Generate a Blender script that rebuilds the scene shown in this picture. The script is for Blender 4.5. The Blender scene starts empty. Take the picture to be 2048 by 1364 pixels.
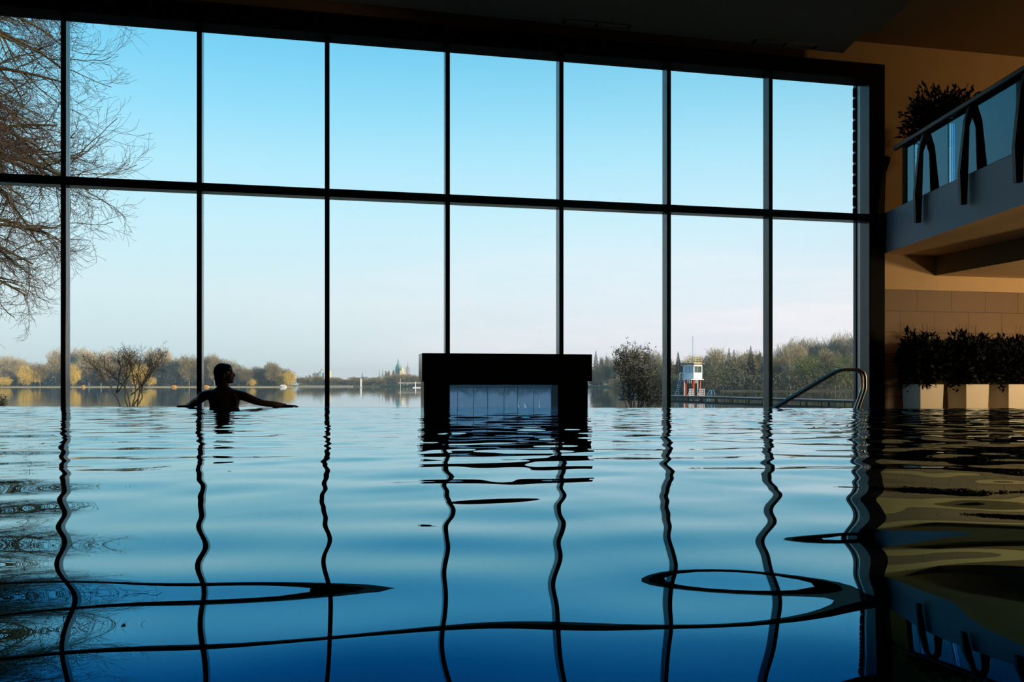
import bpy, bmesh, math, random
import numpy as np
from mathutils import Vector, Matrix
random.seed(7); rng = np.random.default_rng(7)
scn = bpy.context.scene
COL = scn.collection
R = math.radians
# ------------------------------------------------------------------ camera, sky, sun, lamps, exposure
F = 1704.0; CX = 1024.0; HY = 769.0; EYE = 0.26
cam_d = bpy.data.cameras.new('camera'); cam = bpy.data.objects.new('camera', cam_d); COL.objects.link(cam)
cam.location = (0, 0, EYE); cam.rotation_euler = (R(90), 0, 0)
cam_d.sensor_width = 36; cam_d.lens = F/2048*36; cam_d.shift_y = (HY-682)/2048
cam_d.clip_start = 0.05; cam_d.clip_end = 6000
scn.camera = cam
scn.view_settings.view_transform = 'Standard'; scn.view_settings.look = 'None'
scn.view_settings.gamma = 1; scn.view_settings.use_curve_mapping = False
scn.view_settings.exposure = 0.0

world = bpy.data.worlds.new('sky'); scn.world = world; world.use_nodes = True
nt = world.node_tree; nt.nodes.clear()
def N(nt, t, **kw):
    n = nt.nodes.new(t)
    for k, v in kw.items(): setattr(n, k, v)
    return n
def srgb(r, g, b):
    f = lambda c: (c/255/12.92) if c/255 <= 0.04045 else ((c/255+0.055)/1.055)**2.4
    return (f(r), f(g), f(b), 1)
wo = N(nt, 'ShaderNodeOutputWorld'); bg = N(nt, 'ShaderNodeBackground')
tc = N(nt, 'ShaderNodeTexCoord'); sx = N(nt, 'ShaderNodeSeparateXYZ')
nt.links.new(tc.outputs['Generated'], sx.inputs[0])
def ramp(nt, stops, fac):
    r = N(nt, 'ShaderNodeValToRGB'); e = r.color_ramp.elements
    while len(e) > 1: e.remove(e[-1])
    e[0].position = stops[0][0]; e[0].color = stops[0][1]
    for p, c in stops[1:]:
        x = e.new(p); x.color = c
    nt.links.new(fac, r.inputs[0]); return r
# two elevation gradients (towards the left and towards the right of the lake), blended by azimuth
left = ramp(nt, [(0.0, srgb(196,221,226)), (0.03, srgb(203,226,230)), (0.10, srgb(214,236,240)), (0.17, srgb(200,237,247)), (0.24, srgb(178,231,249)),
                 (0.30, srgb(146,219,246)), (0.36, srgb(118,205,240)), (0.43, srgb(88,184,228)), (0.55, srgb(40,130,200)), (1.0, srgb(12,70,150))], sx.outputs['Z'])
right = ramp(nt, [(0.0, srgb(224,229,236)), (0.03, srgb(230,233,240)), (0.10, srgb(228,238,245)), (0.18, srgb(205,237,248)),
                 (0.26, srgb(172,227,246)), (0.32, srgb(142,212,238)), (0.38, srgb(112,196,230)), (0.55, srgb(55,140,205)), (1.0, srgb(12,70,150))], sx.outputs['Z'])
az = N(nt, 'ShaderNodeMapRange'); az.interpolation_type = 'SMOOTHSTEP'
az.inputs[1].default_value = -0.40; az.inputs[2].default_value = 0.32
nt.links.new(sx.outputs['X'], az.inputs[0])
mx = N(nt, 'ShaderNodeMix', data_type='RGBA')
nt.links.new(az.outputs[0], mx.inputs[0]); nt.links.new(left.outputs[0], mx.inputs[6]); nt.links.new(right.outputs[0], mx.inputs[7])
# faint high wisps of cloud
mp = N(nt, 'ShaderNodeMapping'); mp.inputs['Scale'].default_value = (1.6, 1.6, 14)
mp.inputs['Rotation'].default_value = (0, R(9), 0)
ns = N(nt, 'ShaderNodeTexNoise'); ns.inputs['Scale'].default_value = 2.2; ns.inputs['Detail'].default_value = 5
nt.links.new(tc.outputs['Generated'], mp.inputs[0]); nt.links.new(mp.outputs[0], ns.inputs[0])
cr = N(nt, 'ShaderNodeMapRange'); cr.inputs[1].default_value = 0.42; cr.inputs[2].default_value = 0.62; cr.inputs[4].default_value = 0.8
nt.links.new(ns.outputs[0], cr.inputs[0])
lo = ramp(nt, [(0.0, (.3,.3,.3,1)), (0.05, (1,1,1,1)), (0.10, (1,1,1,1)), (0.17, (0,0,0,1))], sx.outputs['Z'])
c0 = N(nt, 'ShaderNodeMath', operation='MULTIPLY'); nt.links.new(cr.outputs[0], c0.inputs[0]); nt.links.new(lo.outputs[0], c0.inputs[1])
cm = N(nt, 'ShaderNodeMath', operation='MULTIPLY'); nt.links.new(c0.outputs[0], cm.inputs[0]); nt.links.new(az.outputs[0], cm.inputs[1])
mx2 = N(nt, 'ShaderNodeMix', data_type='RGBA'); mx2.inputs[7].default_value = srgb(246, 243, 247)
nt.links.new(cm.outputs[0], mx2.inputs[0]); nt.links.new(mx.outputs[2], mx2.inputs[6])
nt.links.new(mx2.outputs[2], bg.inputs[0]); bg.inputs[1].default_value = 1.12
nt.links.new(bg.outputs[0], wo.inputs[0])

sun_d = bpy.data.lights.new('sun', 'SUN'); sun = bpy.data.objects.new('sun', sun_d); COL.objects.link(sun)
sun_d.energy = 6.0; sun_d.color = (1.0, 0.80, 0.52); sun_d.angle = R(1.0)
sun_dir = Vector((0.86, -0.46, 0.26)).normalized()        # towards the sun: right, a little behind the building
sun.rotation_euler = sun_dir.to_track_quat('Z', 'Y').to_euler()

def area(name, loc, target, w, h, power, color):
    d = bpy.data.lights.new(name, 'AREA'); o = bpy.data.objects.new(name, d); COL.objects.link(o)
    d.shape = 'RECTANGLE'; d.size = w; d.size_y = h; d.energy = power; d.color = color
    o.location = loc; o.rotation_euler = (Vector(loc)-Vector(target)).to_track_quat('Z', 'Y').to_euler()
    return o
# warm areas added out of view for unseen room lamps, above and below gallery
area('lamp_gallery', (9.9, 9.2, 4.7), (6.6, 12.4, 3.6), 0.8, 0.3, 24, (1.0, 0.60, 0.25))
area('lamp_under_gallery', (9.9, 8.8, 1.25), (6.4, 12.3, 1.6), 0.8, 0.3, 95, (1.0, 0.70, 0.38))
area('soffit_fill', (9.9, 8.6, 0.25), (7.0, 10.6, 2.1), 0.6, 0.3, 45, (1.0, 0.72, 0.40))  # fill light added only to brighten the gallery soffit

# ------------------------------------------------------------------ helpers
def P(px, py, Y): return Vector(((px-CX)/F*Y, Y, EYE+(HY-py)/F*Y))
TH = math.atan2(364, F); DW = 10.78; BAY = 1.5; S0 = -3.034
U = Vector((math.cos(TH), math.sin(TH), 0)); W = Vector((-math.sin(TH), math.cos(TH), 0))
def WP(s, d, z): return U*s + W*(DW+d) + Vector((0, 0, z))      # a point by distance along, behind the window plane
def ray_s(px, d=0):                                              # where the sight line through px meets the plane d behind the window
    a = math.atan((px-CX)/F) + TH
    return math.tan(a)*(DW+d)

def pmat(name, color, rough=0.5, metal=0.0, spec=0.5, noise=None, bump=0.0, bscale=30):
    m = bpy.data.materials.new(name); m.use_nodes = True; t = m.node_tree
    b = t.nodes['Principled BSDF']
    b.inputs['Base Color'].default_value = (*color[:3], 1); b.inputs['Roughness'].default_value = rough
    b.inputs['Metallic'].default_value = metal; b.inputs['Specular IOR Level'].default_value = spec
    co = N(t, 'ShaderNodeTexCoord')
    if noise:
        c2, sc = noise
        n = N(t, 'ShaderNodeTexNoise'); n.inputs['Scale'].default_value = sc; n.inputs['Detail'].default_value = 4
        t.links.new(co.outputs['Object'], n.inputs[0])
        k = N(t, 'ShaderNodeMapRange'); k.inputs[1].default_value = 0.35; k.inputs[2].default_value = 0.65
        t.links.new(n.outputs[0], k.inputs[0])
        q = N(t, 'ShaderNodeMix', data_type='RGBA'); q.inputs[6].default_value = (*color[:3], 1); q.inputs[7].default_value = (*c2[:3], 1)
        t.links.new(k.outputs[0], q.inputs[0]); t.links.new(q.outputs[2], b.inputs['Base Color'])
    if bump:
        n = N(t, 'ShaderNodeTexNoise'); n.inputs['Scale'].default_value = bscale
        t.links.new(co.outputs['Object'], n.inputs[0])
        bp = N(t, 'ShaderNodeBump'); bp.inputs['Strength'].default_value = bump; bp.inputs['Distance'].default_value = 0.01
        t.links.new(n.outputs[0], bp.inputs['Height']); t.links.new(bp.outputs[0], b.inputs['Normal'])
    return m

M = {}
M['frame'] = pmat('dark anodised metal', (0.002, 0.022, 0.036), 0.2, 0.0, 0.4)
M['black'] = pmat('black lacquer', (0.006, 0.006, 0.007), 0.6, 0, 0.04)
M['plinth_side'] = pmat('polished black stone', (0.012, 0.012, 0.013), 0.2, 0, 0.5)
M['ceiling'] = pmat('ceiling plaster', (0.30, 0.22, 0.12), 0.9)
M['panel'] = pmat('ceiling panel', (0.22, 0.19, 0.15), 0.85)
M['wall'] = pmat('warm plaster', (0.62, 0.44, 0.24), 0.9, noise=((0.58, 0.41, 0.22), 2))
M['slab'] = pmat('fascia paint', (0.36, 0.43, 0.50), 0.6)
M['beam'] = pmat('olive beam paint', (0.22, 0.19, 0.10), 0.85)
M['darkwall'] = pmat('dark wall', (0.05, 0.045, 0.04), 0.9)
M['floor'] = pmat('dark stone floor', (0.04, 0.04, 0.042), 0.4, noise=((0.055, 0.052, 0.05), 3))
M['steel'] = pmat('brushed steel', (0.72, 0.60, 0.50), 0.32, 1.0)
M['darksteel'] = pmat('dark steel', (0.03, 0.026, 0.022), 0.5, 0.0, .3)
M['pot'] = pmat('cream glazed planter', (0.80, 0.74, 0.60), 0.45)
M['soil'] = pmat('soil', (0.02, 0.014, 0.01), 0.95)
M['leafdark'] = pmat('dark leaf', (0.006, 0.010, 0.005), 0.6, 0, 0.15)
M['leafout'] = pmat('small outdoor leaf', (0.03, 0.035, 0.02), 0.6)
M['stem'] = pmat('dark stem', (0.03, 0.024, 0.016), 0.8)
M['bark'] = pmat('bark', (0.035, 0.028, 0.018), 0.9, noise=((0.08, 0.07, 0.025), 1.5))
M['twig'] = pmat('reddish twig', (0.055, 0.035, 0.028), 0.9)
M['skin'] = pmat('tanned skin', (0.20, 0.105, 0.065), 0.45)
M['hair'] = pmat('wet dark hair', (0.010, 0.007, 0.006), 0.3)
M['bank'] = pmat('grassy bank', (0.10, 0.13, 0.05), 0.95, noise=((0.16, 0.14, 0.07), 0.08))
M['darkbank'] = pmat('dark leaf litter bank', (0.07, 0.07, 0.035), 0.95, noise=((0.045, 0.04, 0.025), 0.2))  # darker mottled ground for the right shore
M['gravel'] = pmat('pale shore path', (0.42, 0.38, 0.28), 0.95)
M['white'] = pmat('white paint', (0.80, 0.79, 0.75), 0.5)
M['shadewhite'] = pmat('pale blue shaded white', (0.42, 0.56, 0.62), 0.5)  # shade painted in on the tower's left windows; plain pale blue on skyline
M['red'] = pmat('red paint', (0.55, 0.06, 0.03), 0.5)
M['blue'] = pmat('blue paint', (0.10, 0.35, 0.60), 0.5)
M['roofedge'] = pmat('brown roof edge', (0.20, 0.10, 0.06), 0.7)
M['wood'] = pmat('grey weathered planks', (0.30, 0.29, 0.26), 0.85, noise=((0.22, 0.21, 0.19), 3))
M['pile'] = pmat('dark wet pile', (0.035, 0.033, 0.03), 0.8)
M['orange'] = pmat('orange boat cover', (0.70, 0.35, 0.07), 0.6)
M['yellow'] = pmat('cream yellow hull', (0.75, 0.62, 0.28), 0.5)
M['sail'] = pmat('white sailcloth', (0.85, 0.87, 0.90), 0.7)
M['stone'] = pmat('pale sandstone', (0.72, 0.62, 0.38), 0.9)
M['greystone'] = pmat('grey stone', (0.30, 0.32, 0.36), 0.9)
M['copper'] = pmat('green copper roof', (0.12, 0.30, 0.30), 0.6)
M['darkwin'] = pmat('window glass far', (0.05, 0.08, 0.10), 0.15)

def glassmat(name, tint, refl=1.0, ior=1.5, milk=0.0, milkcol=(0.4, 0.45, 0.6), gcol=(1, 1, 1)):
    m = bpy.data.materials.new(name); m.use_nodes = True; t = m.node_tree; t.nodes.clear()
    o = N(t, 'ShaderNodeOutputMaterial'); tr = N(t, 'ShaderNodeBsdfTransparent'); gl = N(t, 'ShaderNodeBsdfGlossy')
    tr.inputs[0].default_value = (*tint, 1); gl.inputs[0].default_value = (*gcol, 1); gl.inputs['Roughness'].default_value = 0.0
    fr = N(t, 'ShaderNodeFresnel'); fr.inputs[0].default_value = ior
    mu = N(t, 'ShaderNodeMath', operation='MULTIPLY'); mu.use_clamp = True; mu.inputs[1].default_value = refl
    t.links.new(fr.outputs[0], mu.inputs[0])
    mi = N(t, 'ShaderNodeMixShader'); t.links.new(mu.outputs[0], mi.inputs[0]); t.links.new(tr.outputs[0], mi.inputs[1]); t.links.new(gl.outputs[0], mi.inputs[2])
    last = mi.outputs[0]
    if milk:
        df = N(t, 'ShaderNodeBsdfTranslucent'); df.inputs[0].default_value = (*milkcol, 1)
        m2 = N(t, 'ShaderNodeMixShader'); m2.inputs[0].default_value = milk
        t.links.new(last, m2.inputs[1]); t.links.new(df.outputs[0], m2.inputs[2]); last = m2.outputs[0]
    t.links.new(last, o.inputs[0]); return m
M['pane'] = glassmat('window glass', (0.985, 0.995, 1.0), 0.7)
M['balglass'] = glassmat('balustrade glass', (0.94, 0.96, 0.97), 1.35, gcol=(0.42, 0.80, 1.0))
M['fireglass'] = glassmat('misted glass', (0.40, 0.55, 0.68), 1.0, 1.5, 0.12, (0.62, 0.76, 0.95))

M['mirror_line'] = bpy.data.materials.new('reflected pale line'); M['mirror_line'].use_nodes = True
_t = M['mirror_line'].node_tree; _t.nodes.clear(); _o = N(_t, 'ShaderNodeOutputMaterial'); _d = N(_t, 'ShaderNodeBsdfTranslucent'); _d.inputs[0].default_value = (1, 1, 1, 1); _t.links.new(_d.outputs[0], _o.inputs[0])
def watermat(name, body, tint, ior, rough, bump=None, steps=None):
    m = bpy.data.materials.new(name); m.use_nodes = True; t = m.node_tree; t.nodes.clear()
    o = N(t, 'ShaderNodeOutputMaterial'); df = N(t, 'ShaderNodeBsdfDiffuse'); gl = N(t, 'ShaderNodeBsdfGlossy')
    df.inputs[0].default_value = (*body, 1); gl.inputs[0].default_value = (*tint, 1); gl.inputs['Roughness'].default_value = rough
    fr = N(t, 'ShaderNodeFresnel'); fr.inputs[0].default_value = ior
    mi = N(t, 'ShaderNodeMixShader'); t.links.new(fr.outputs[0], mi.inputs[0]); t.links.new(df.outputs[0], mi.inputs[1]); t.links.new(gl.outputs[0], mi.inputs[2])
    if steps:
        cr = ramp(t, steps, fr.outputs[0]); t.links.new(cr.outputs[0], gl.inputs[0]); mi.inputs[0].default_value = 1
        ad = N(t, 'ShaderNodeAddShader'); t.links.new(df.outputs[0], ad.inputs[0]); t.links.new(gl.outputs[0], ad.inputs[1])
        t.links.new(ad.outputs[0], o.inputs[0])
    else: t.links.new(mi.outputs[0], o.inputs[0])
    if bump:
        co = N(t, 'ShaderNodeTexCoord'); mp = N(t, 'ShaderNodeMapping'); mp.inputs['Scale'].default_value = bump[0]
        n = N(t, 'ShaderNodeTexNoise'); n.inputs['Scale'].default_value = 1; n.inputs['Detail'].default_value = 3
        t.links.new(co.outputs['Object'], mp.inputs[0]); t.links.new(mp.outputs[0], n.inputs[0])
        bp = N(t, 'ShaderNodeBump'); bp.inputs['Strength'].default_value = 1; bp.inputs['Distance'].default_value = bump[1]
        t.links.new(n.outputs[0], bp.inputs['Height'])
        for q in (df, gl, fr): t.links.new(bp.outputs[0], q.inputs['Normal'])
    return m
# reflection colour deepens from pale at grazing angles to pool blue when looked into more steeply (coloured Fresnel)
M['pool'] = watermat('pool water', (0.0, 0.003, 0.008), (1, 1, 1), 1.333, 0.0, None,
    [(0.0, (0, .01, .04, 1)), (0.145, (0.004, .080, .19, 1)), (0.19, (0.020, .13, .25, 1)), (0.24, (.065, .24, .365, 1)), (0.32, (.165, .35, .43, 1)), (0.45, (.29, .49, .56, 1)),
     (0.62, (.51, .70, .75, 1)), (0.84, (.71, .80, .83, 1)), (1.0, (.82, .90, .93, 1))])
M['lake'] = watermat('lake water', (0.012, 0.035, 0.045), (0.93, 0.98, 1.0), 1.45, 0.02, ((0.9, 0.25, 1), 0.012))

# tiled stone wall: courses from a brick texture laid in the wall's own coordinates
def tilemat():
    m = bpy.data.materials.new('large sandstone tiles'); m.use_nodes = True; t = m.node_tree; b = t.nodes['Principled BSDF']
    co = N(t, 'ShaderNodeTexCoord'); mp = N(t, 'ShaderNodeMapping')
    br = N(t, 'ShaderNodeTexBrick'); br.inputs['Scale'].default_value = 1; br.inputs['Brick Width'].default_value = 0.565
    br.inputs['Row Height'].default_value = 0.307; br.inputs['Mortar Size'].default_value = 0.005; br.offset = 0.5
    br.inputs['Color1'].default_value = (0.20, 0.125, 0.062, 1); br.inputs['Color2'].default_value = (0.18, 0.11, 0.053, 1); br.inputs['Mortar'].default_value = (0.06, 0.036, 0.018, 1)
    t.links.new(co.outputs['Object'], mp.inputs[0])
    mp.inputs['Rotation'].default_value = (R(-90), 0, 0)
    t.links.new(mp.outputs[0], br.inputs[0]); t.links.new(br.outputs[0], b.inputs['Base Color']); b.inputs['Roughness'].default_value = 0.6
    return m, mp
M['tile'], TILEMAP = tilemat()

class MB:
    def __init__(s): s.v = []; s.f = []
    def add(s, vs, fs):
        o = len(s.v); s.v.extend([tuple(v) for v in vs]); s.f.extend([tuple(i+o for i in f) for f in fs]); return s
    def hexa(s, b):           # 8 points: bottom 4 ccw, top 4 ccw
        return s.add(b, [(3,2,1,0), (4,5,6,7), (0,1,5,4), (1,2,6,5), (2,3,7,6), (3,0,4,7)])
    def box(s, x0, x1, y0, y1, z0, z1):
        return s.hexa([(x0,y0,z0),(x1,y0,z0),(x1,y1,z0),(x0,y1,z0),(x0,y0,z1),(x1,y0,z1),(x1,y1,z1),(x0,y1,z1)])
    def wbox(s, s0, s1, d0, d1, z0, z1):    # box aligned with the window wall
        return s.hexa([WP(s0,d0,z0),WP(s1,d0,z0),WP(s1,d1,z0),WP(s0,d1,z0),WP(s0,d0,z1),WP(s1,d0,z1),WP(s1,d1,z1),WP(s0,d1,z1)])
    def tube(s, pts, rad, n=8, cap=True):
        pts = [Vector(p) for p in pts]; m = len(pts)
        if not hasattr(rad, '__len__'): rad = [rad]*m
        o = len(s.v); up = None
        for i, p in enumerate(pts):
            a = pts[max(i-1, 0)]; c = pts[min(i+1, m-1)]; d = (c-a)
            if d.length < 1e-9: d = Vector((0,0,1))
            d.normalize()
            if up is None:
                up = Vector((0,0,1)) if abs(d.z) < 0.9 else Vector((1,0,0))
            x = d.cross(up)
            if x.length < 1e-6: x = d.orthogonal()
            x.normalize(); y = x.cross(d).normalized(); up = y
            for k in range(n):
                t = 2*math.pi*k/n; q = p + x*(rad[i]*math.cos(t)) + y*(rad[i]*math.sin(t)); s.v.append((q.x, q.y, q.z))
        for i in range(m-1):
            for k in range(n):
                k2 = (k+1) % n; s.f.append((o+i*n+k, o+i*n+k2, o+(i+1)*n+k2, o+(i+1)*n+k))
        if cap:
            s.f.append(tuple(o+k for k in range(n))[::-1]); s.f.append(tuple(o+(m-1)*n+k for k in range(n)))
        return s
    def lathe(s, c, prof, n=16):        # prof: (radius, z) from bottom to top
        o = len(s.v)
        for r, z in prof:
            for k in range(n):
                t = 2*math.pi*k/n; s.v.append((c[0]+r*math.cos(t), c[1]+r*math.sin(t), c[2]+z))
        m = len(prof)
        for i in range(m-1):
            for k in range(n):
                k2 = (k+1) % n; s.f.append((o+i*n+k, o+i*n+k2, o+(i+1)*n+k2, o+(i+1)*n+k))
        s.f.append(tuple(o+k for k in range(n))[::-1]); s.f.append(tuple(o+(m-1)*n+k for k in range(n)))
        return s
    def build(s, name, mat, parent=None, smooth=False, loc=None):
        me = bpy.data.meshes.new(name)
        vs = s.v
        if loc is not None: vs = [(a-loc[0], b-loc[1], c-loc[2]) for a, b, c in vs]
        me.from_pydata(vs, [], s.f); me.update()
        if smooth: me.polygons.foreach_set('use_smooth', [True]*len(me.polygons))
        me.materials.append(mat); o = bpy.data.objects.new(name, me); COL.objects.link(o)
        if loc is not None: o.location = loc
        if parent is not None:
            o.parent = parent
            if loc is None: o.location = -parent.location          # vertices are in world coordinates; things are never rotated
            else: o.location = Vector(loc)-parent.location
        return o
def bevel(o, w=0.01, n=2):
    b = o.modifiers.new('bevel', 'BEVEL'); b.width = w; b.segments = n; b.limit_method = 'ANGLE'; return o
def npmesh(name, v, f, mat, parent=None, smooth=False, local=False):
    me = bpy.data.meshes.new(name); k = f.shape[1]
    me.vertices.add(len(v)); me.vertices.foreach_set('co', np.asarray(v, dtype=np.float32).ravel())
    me.loops.add(f.size); me.loops.foreach_set('vertex_index', f.astype(np.int32).ravel())
    me.polygons.add(len(f)); me.polygons.foreach_set('loop_start', np.arange(0, f.size, k, dtype=np.int32))
    if smooth: me.polygons.foreach_set('use_smooth', np.ones(len(f), dtype=bool))
    me.update(calc_edges=True); me.validate(); me.materials.append(mat)
    o = bpy.data.objects.new(name, me); COL.objects.link(o)
    if parent is not None:
        o.parent = parent
        if not local: o.location = -parent.location
    return o
def tag(o, label, cat, group=None, kind=None):
    if label: o['label'] = label
    if cat: o['category'] = cat
    if group: o['group'] = group
    if kind: o['kind'] = kind
    return o
def empty(name, loc, label, cat, group=None):
    o = bpy.data.objects.new(name, None); COL.objects.link(o); o.location = loc; o.empty_display_size = 0.1
    return tag(o, label, cat, group)
def struct(o, label=None): 
    o['kind'] = 'structure'
    if label: o['label'] = label
    return o
def copy_tree(o, parent=None):
    c = o.copy(); COL.objects.link(c); c.parent = parent
    for ch in list(o.children): copy_tree(ch, c)
    return c

# ------------------------------------------------------------------ pool rim line (almost square to the view)
def rimY(X):          # depth of the pool's overflow edge at world x
    a, b = (-6.05, 10.07), (5.55, 9.23)
    return a[1] + (X-a[0])*(b[1]-a[1])/(b[0]-a[0])

# pool water: a real wave surface
nx, ny = 700, 520
xs = np.linspace(-9.4, 8.6, nx); t = np.linspace(0, 1, ny)
ys = -5.5 + 0*t
n0 = 30; ys[:n0] = np.linspace(-5.5, 0.3, n0); ys[n0:] = np.linspace(0.315, 1.0, ny-n0)
Xg, Tg = np.meshgrid(xs, ys)
far = 10.07 + (Xg+6.05)*(9.23-10.07)/(11.6) - 0.0
Yg = np.where(Tg <= 0.3, Tg, 0.3 + (Tg-0.3)/0.7*(far-0.3))
H = np.zeros_like(Xg)
wr = np.random.default_rng(23)
def waves(n, l0, l1, slope, spread, mean=math.pi/2):
    global H
    for i in range(n):
        L = l0*(l1/l0)**wr.random(); k = 2*math.pi/L
        a = mean + wr.normal()*spread; A = slope/k/math.sqrt(n/2)
        H += A*np.sin(k*(np.cos(a)*Xg+np.sin(a)*Yg)+wr.random()*6.283)
waves(16, 0.9, 2.2, 0.0050, 0.5)
waves(12, 0.32, 0.52, 0.0170, 0.22, math.pi/2+.10)
waves(30, 0.26, 0.75, 0.0150, 0.75)
H2 = H.copy(); H = np.zeros_like(Xg)
waves(40, 0.07, 0.13, 0.020, 0.7)
H3 = H.copy(); H = np.zeros_like(Xg)
waves(40, 0.12, 0.28, 0.024, 0.8)
amp = np.clip((Yg-1.0)/3.0, 0.10, 1.0)
# livelier water round the fireplace and on the right, towards the rim
loc1 = np.exp(-(((Xg-1.0)/2.6)**2+((Yg-8.2)/2.2)**2)); loc2 = np.clip((Xg-1.5)/3, 0, 1)*np.clip((Yg-5)/3, 0, 1)
H = H2 + H*amp*(0.8+0.9*loc1+0.7*loc2) + H3*np.clip((Yg-3)/3, 0, 1)*np.clip(loc1+.8*loc2, 0, 1)
H *= np.clip((far-Yg)/0.12, 0, 1)*0.9+0.1
V = np.stack([Xg, Yg, H], -1).reshape(-1, 3)
idx = np.arange(nx*ny).reshape(ny, nx)
Fq = np.stack([idx[:-1,:-1], idx[:-1,1:], idx[1:,1:], idx[1:,:-1]], -1).reshape(-1, 4)
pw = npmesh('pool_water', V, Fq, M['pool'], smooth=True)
tag(pw, 'rippled blue pool water filling the foreground and mirroring the window', 'water', kind='stuff')

# pool rim, basin and lower walkway in front of the glass
def strip(name, off0, off1, z0, z1, mat, x0=-9.4, x1=8.6):
    b = MB(); b.hexa([(x0,rimY(x0)+off0,z0),(x1,rimY(x1)+off0,z0),(x1,rimY(x1)+off1,z0),(x0,rimY(x0)+off1,z0),
                      (x0,rimY(x0)+off0,z1),(x1,rimY(x1)+off0,z1),(x1,rimY(x1)+off1,z1),(x0,rimY(x0)+off1,z1)])
    return b.build(name, mat)
struct(strip('trim_1', 0.0, 0.16, -1.4, -0.003, M['floor']), 'dark stone overflow edge of the pool')
b = MB(); b.box(-9.4, 12, -6, 16, -1.6, -1.4); struct(b.build('floor', M['floor']), 'dark floor beneath the pool and by the glass')
b = MB(); b.hexa([(-9.4,rimY(-9.4)+.16,-1.4),(12,rimY(12)+.16,-1.4),WP(14.5,-0.02,-1.4),WP(-7.6,-0.02,-1.4),
                  (-9.4,rimY(-9.4)+.16,-.42),(12,rimY(12)+.16,-.42),WP(14.5,-0.02,-.42),WP(-7.6,-0.02,-.42)])
struct(b.build('floor', M['floor']), 'sunken walkway between the pool edge and the glass')

# ------------------------------------------------------------------ window wall
ZT = EYE+4.32; ZTR = EYE+2.37; ZH = EYE+4.54
w1 = bpy.data.objects.new('window_1', None); COL.objects.link(w1); w1.location = WP(0, 0, -0.5); struct(w1, 'tall dark framed glass wall looking over the lake')
SL = S0-3*BAY; SR = S0+7*BAY
for k in range(-2, 7):
    s = S0+k*BAY
    o = MB().wbox(s-.029, s+.029, 0.0, 0.17, -0.5, ZT).build('mullion', M['frame'], w1); bevel(o, .004, 1)
for k in range(-3, 7):
    s = S0+k*BAY
    a, c = s+.029, s+BAY-.029
    MB().wbox(a, c, .15, .16, -0.5, ZTR-.05).build('pane', M['pane'], w1)
    MB().wbox(a, c, .15, .16, ZTR+.05, ZT).build('pane', M['pane'], w1)
o = MB().wbox(SL, SR, -0.015, 0.16, ZTR-.05, ZTR+.05).build('transom', M['frame'], w1)
o = MB().wbox(SL-.2, SR+.235, -0.06, 0.24, ZT, ZH).build('head_frame', M['black'], w1)
o = MB().wbox(SR, SR+.235, -0.06, 0.24, -0.5, ZT).build('jamb', M['black'], w1)
o = MB().wbox(SR-.006, SR, -0.05, 0.235, -0.5, ZT).build('jamb_side', M['frame'], w1)  # thin liner, lighter than the jamb, painting in its lit side face
o = MB().wbox(SL-.2, SL, -0.06, 0.24, -0.5, ZT).build('jamb', M['black'], w1)
MB().wbox(SL, SR, 0.0, 0.2, -0.5, -0.42).build('sill', M['frame'], w1)

# ------------------------------------------------------------------ room shell
XL, YB = -9.4, -6.0; ZC = EYE+4.86
RW = 10.6
tile_top = EYE+(HY-578)/F*WP(ray_s(1762), 0, 0).y
b = MB()
b2 = MB().add([], [])
sA = SR+.235; sB = 13.2
# window wall to the right of the frame: stone tiles below, plaster above
ob = bpy.data.objects.new('wall_front', None); COL.objects.link(ob); ob.location = WP(sA, 0, 0); struct(ob, 'end wall right of the glass, tiled below and plastered above')
def walllocal(name, s0, s1, d0, d1, z0, z1, mat):      # own frame: x along the wall
    o = MB().box(s0-sA, s1-sA, d0, d1, z0, z1).build(name, mat); o.parent = ob; o.rotation_euler = (0, 0, TH); return o
walllocal('stone_tiles', sA, sB, 0.0, 0.3, -1.4, tile_top, M['tile'])
walllocal('plaster', sA, sB, 0.0, 0.3, tile_top, ZC, M['wall'])
walllocal('plaster', SL-2.2, sA, 0.0, 0.3, ZH, ZC, M['wall'])
j = ray_s(1835)-sA
TILEMAP.inputs['Location'].default_value = (-(j % 0.565), tile_top % 0.307 and 0, 0)
TILEMAP.inputs['Location'].default_value = (0.565-(j % 0.565), 0.307-(tile_top % 0.307), 0)
struct(MB().box(XL-.3, XL, YB, 12, -1.4, ZC).build('wall_left', M['darkwall']))
struct(MB().box(RW, RW+.3, YB, 14.5, -1.4, ZC).build('wall_right', M['wall']))
struct(MB().box(XL-.3, RW+.3, YB-.3, YB, -1.4, ZC).build('wall_back', M['darkwall']))
e = MB(); e.add([(XL-.3,YB-.3,ZC),(RW+.3,YB-.3,ZC),WP(14.2,.3,ZC),WP(-9,.3,ZC),(XL-.3,YB-.3,ZC+.3),(RW+.3,YB-.3,ZC+.3),WP(14.2,.3,ZC+.3),WP(-9,.3,ZC+.3)],
      [(3,2,1,0),(4,5,6,7),(0,1,5,4),(1,2,6,5),(2,3,7,6),(3,0,4,7)])
struct(e.build('ceiling', M['ceiling']))
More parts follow.
